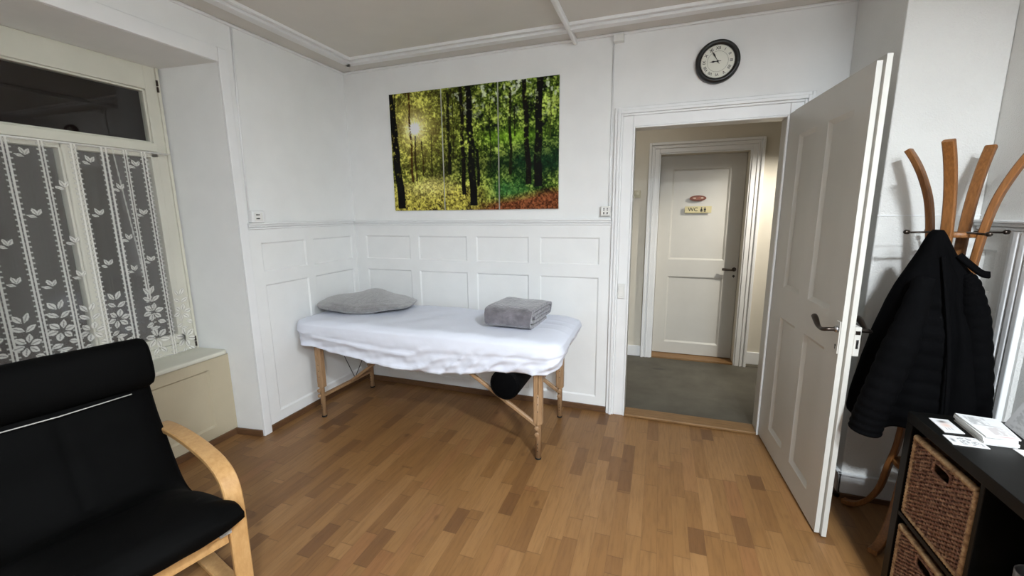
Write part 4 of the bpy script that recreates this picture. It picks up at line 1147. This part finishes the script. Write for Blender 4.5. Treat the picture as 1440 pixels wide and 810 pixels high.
sheet_on('business_card', [(3.391,-1.240),(3.385,-1.341),(3.439,-1.335),(3.444,-1.237)], .0022, 'portrait_card', 'white card with a dark and peach picture, lying nearest the cabinet end', 'card')
sheet_on('business_card', [(3.368,-1.364),(3.454,-1.362),(3.452,-1.424),(3.364,-1.424)], .0022, 'pattern_card', 'white card with a grey pattern, lying on the cabinet in front of the leaflet stack', 'card')
for k in range(7):
    j = (random.random()-.5)*.006; r = (random.random()-.5)*.05
    pts = [(3.462,-1.235),(3.452,-1.396),(3.535,-1.394),(3.566,-1.250)]; cx = sum(p[0] for p in pts)/4; cy = sum(p[1] for p in pts)/4
    q = [((p[0]-cx)*math.cos(r)-(p[1]-cy)*math.sin(r)+cx+j, (p[0]-cx)*math.sin(r)+(p[1]-cy)*math.cos(r)+cy-j) for p in pts]
    lbl = ['lowest','second lowest','third','middle','fifth','second','topmost'][k]
    names = {0:'bottom leaflet of the white stack on the black cabinet',6:'top leaflet of the white stack on the black cabinet, with grey pictures'}
    th = .0035
    if k == 6: e = sheet_on('leaflet', q, th, 'stack', names[6], 'leaflet', ZT+.0042*k)
    else:
        ctr = Vector((cx, cy, ZT+.0042*k)); bm = bmesh.new(); prism(bm, [(p[0]-cx, p[1]-cy) for p in q], .0002, .0002+th)
        e = link('leaflet', bm, M['paper'], None, loc=ctr); tag(e, names.get(k, 'plain white leaflet in the middle of the stack on the black cabinet'), 'leaflet')
    e['group'] = 'leaflets stacked on the cabinet'
sheet_on('leaflet', [(3.515,-1.402),(3.640,-1.402),(3.640,-1.56),(3.515,-1.56)], .0022, 'plain', 'pale leaflet lying flat beside the stack at the right edge', 'leaflet')
# upright brochure
e = empty('brochure', (3.606, -1.212, ZT), math.radians(-8), 'upright brochure with a landscape photo leaning at the right end of the cabinet top', 'brochure')
U, V = np.meshgrid(np.linspace(0, 1, 90), np.linspace(0, 1, 60)); Wd, Hd = .21, .19; lean = .36
grid_obj('print', (1-V)*Hd*math.sin(lean)-.0012, -U*Wd, (1-V)*Hd*math.cos(lean)+.001, leaf_img('brochure'), M['leaflet_print'], e, False)
bm = bmesh.new(); prism(bm, [(0,.001),(Hd*math.sin(lean),.001+Hd*math.cos(lean)),(Hd*math.sin(lean)+.004,Hd*math.cos(lean)),(.004,.0005)], -Wd, 0, 'y'); link('paper', bm, M['paper'], e)
bm = bmesh.new(); prism(bm, [(Hd*math.sin(lean)*.8+.004,Hd*math.cos(lean)*.8),(Hd*math.sin(lean)*.8+.007,Hd*math.cos(lean)*.8),(.118,.001),(.115,.001)], -Wd*.7, -Wd*.3, 'y'); link('stand', bm, M['paper'], e)

# ================================================================== LIGHT
def area(name, loc, size, power, rot=(0,0,0), col=(1,.97,.93), shape='DISK', spread=PI):
    l = bpy.data.lights.new(name, 'AREA'); l.shape = shape; l.size = size; l.energy = power; l.color = col; l.spread = spread
    o = bpy.data.objects.new(name, l); C.objects.link(o); o.location = loc; o.rotation_euler = rot; return o
area('ceiling_lamp', (3.38,-2.85,2.50), .20, 95, col=(.86,.935,1.0))
area('rear_fill_light', (3.35,-4.25,2.45), .45, 124, col=(.86,.935,1.0))  # added fill light behind the camera, lifts the whole room
l = bpy.data.lights.new('hallway_lamp', 'SPOT'); l.energy = 128; l.spot_size = math.radians(80); l.spot_blend = .85; l.shadow_soft_size = .025; l.color = (1,.94,.83)
o = bpy.data.objects.new('hallway_lamp', l); C.objects.link(o); o.location = (3.88,.60,2.2)
o.rotation_euler = (Vector((3.0,1.36,.70))-o.location).to_track_quat('-Z','Y').to_euler()
area('hallway_ceiling_lamp', (2.2,.7,2.55), .3, 2.2, col=(1,.93,.82))
w = bpy.data.worlds.new('night'); scene.world = w; w.use_nodes = True
w.node_tree.nodes['Background'].inputs[0].default_value = (.05,.035,.035,1); w.node_tree.nodes['Background'].inputs[1].default_value = .6

# ================================================================== CAMERA
f = 589.28; yaw = -.338; pitch = .1789; roll = -.0105
fw = Vector((math.sin(yaw)*math.cos(pitch), math.cos(yaw)*math.cos(pitch), -math.sin(pitch)))
rt = fw.cross(Vector((0,0,1))).normalized(); up = rt.cross(fw)
r_ = rt*math.cos(roll)+up*math.sin(roll); u_ = -rt*math.sin(roll)+up*math.cos(roll)
cam = bpy.data.cameras.new('camera'); cam.sensor_width = 36; cam.lens = f*36/1440; cam.clip_start = .02
co = bpy.data.objects.new('camera', cam); C.objects.link(co)
mt_ = Matrix((r_, u_, -fw)).transposed().to_4x4(); mt_.translation = Vector((2.4781,-2.99,1.4816)); co.matrix_world = mt_
scene.camera = co
vs = scene.view_settings; vs.view_transform = 'Standard'; vs.look = 'None'; vs.exposure = 0; vs.gamma = 1; vs.use_curve_mapping = False
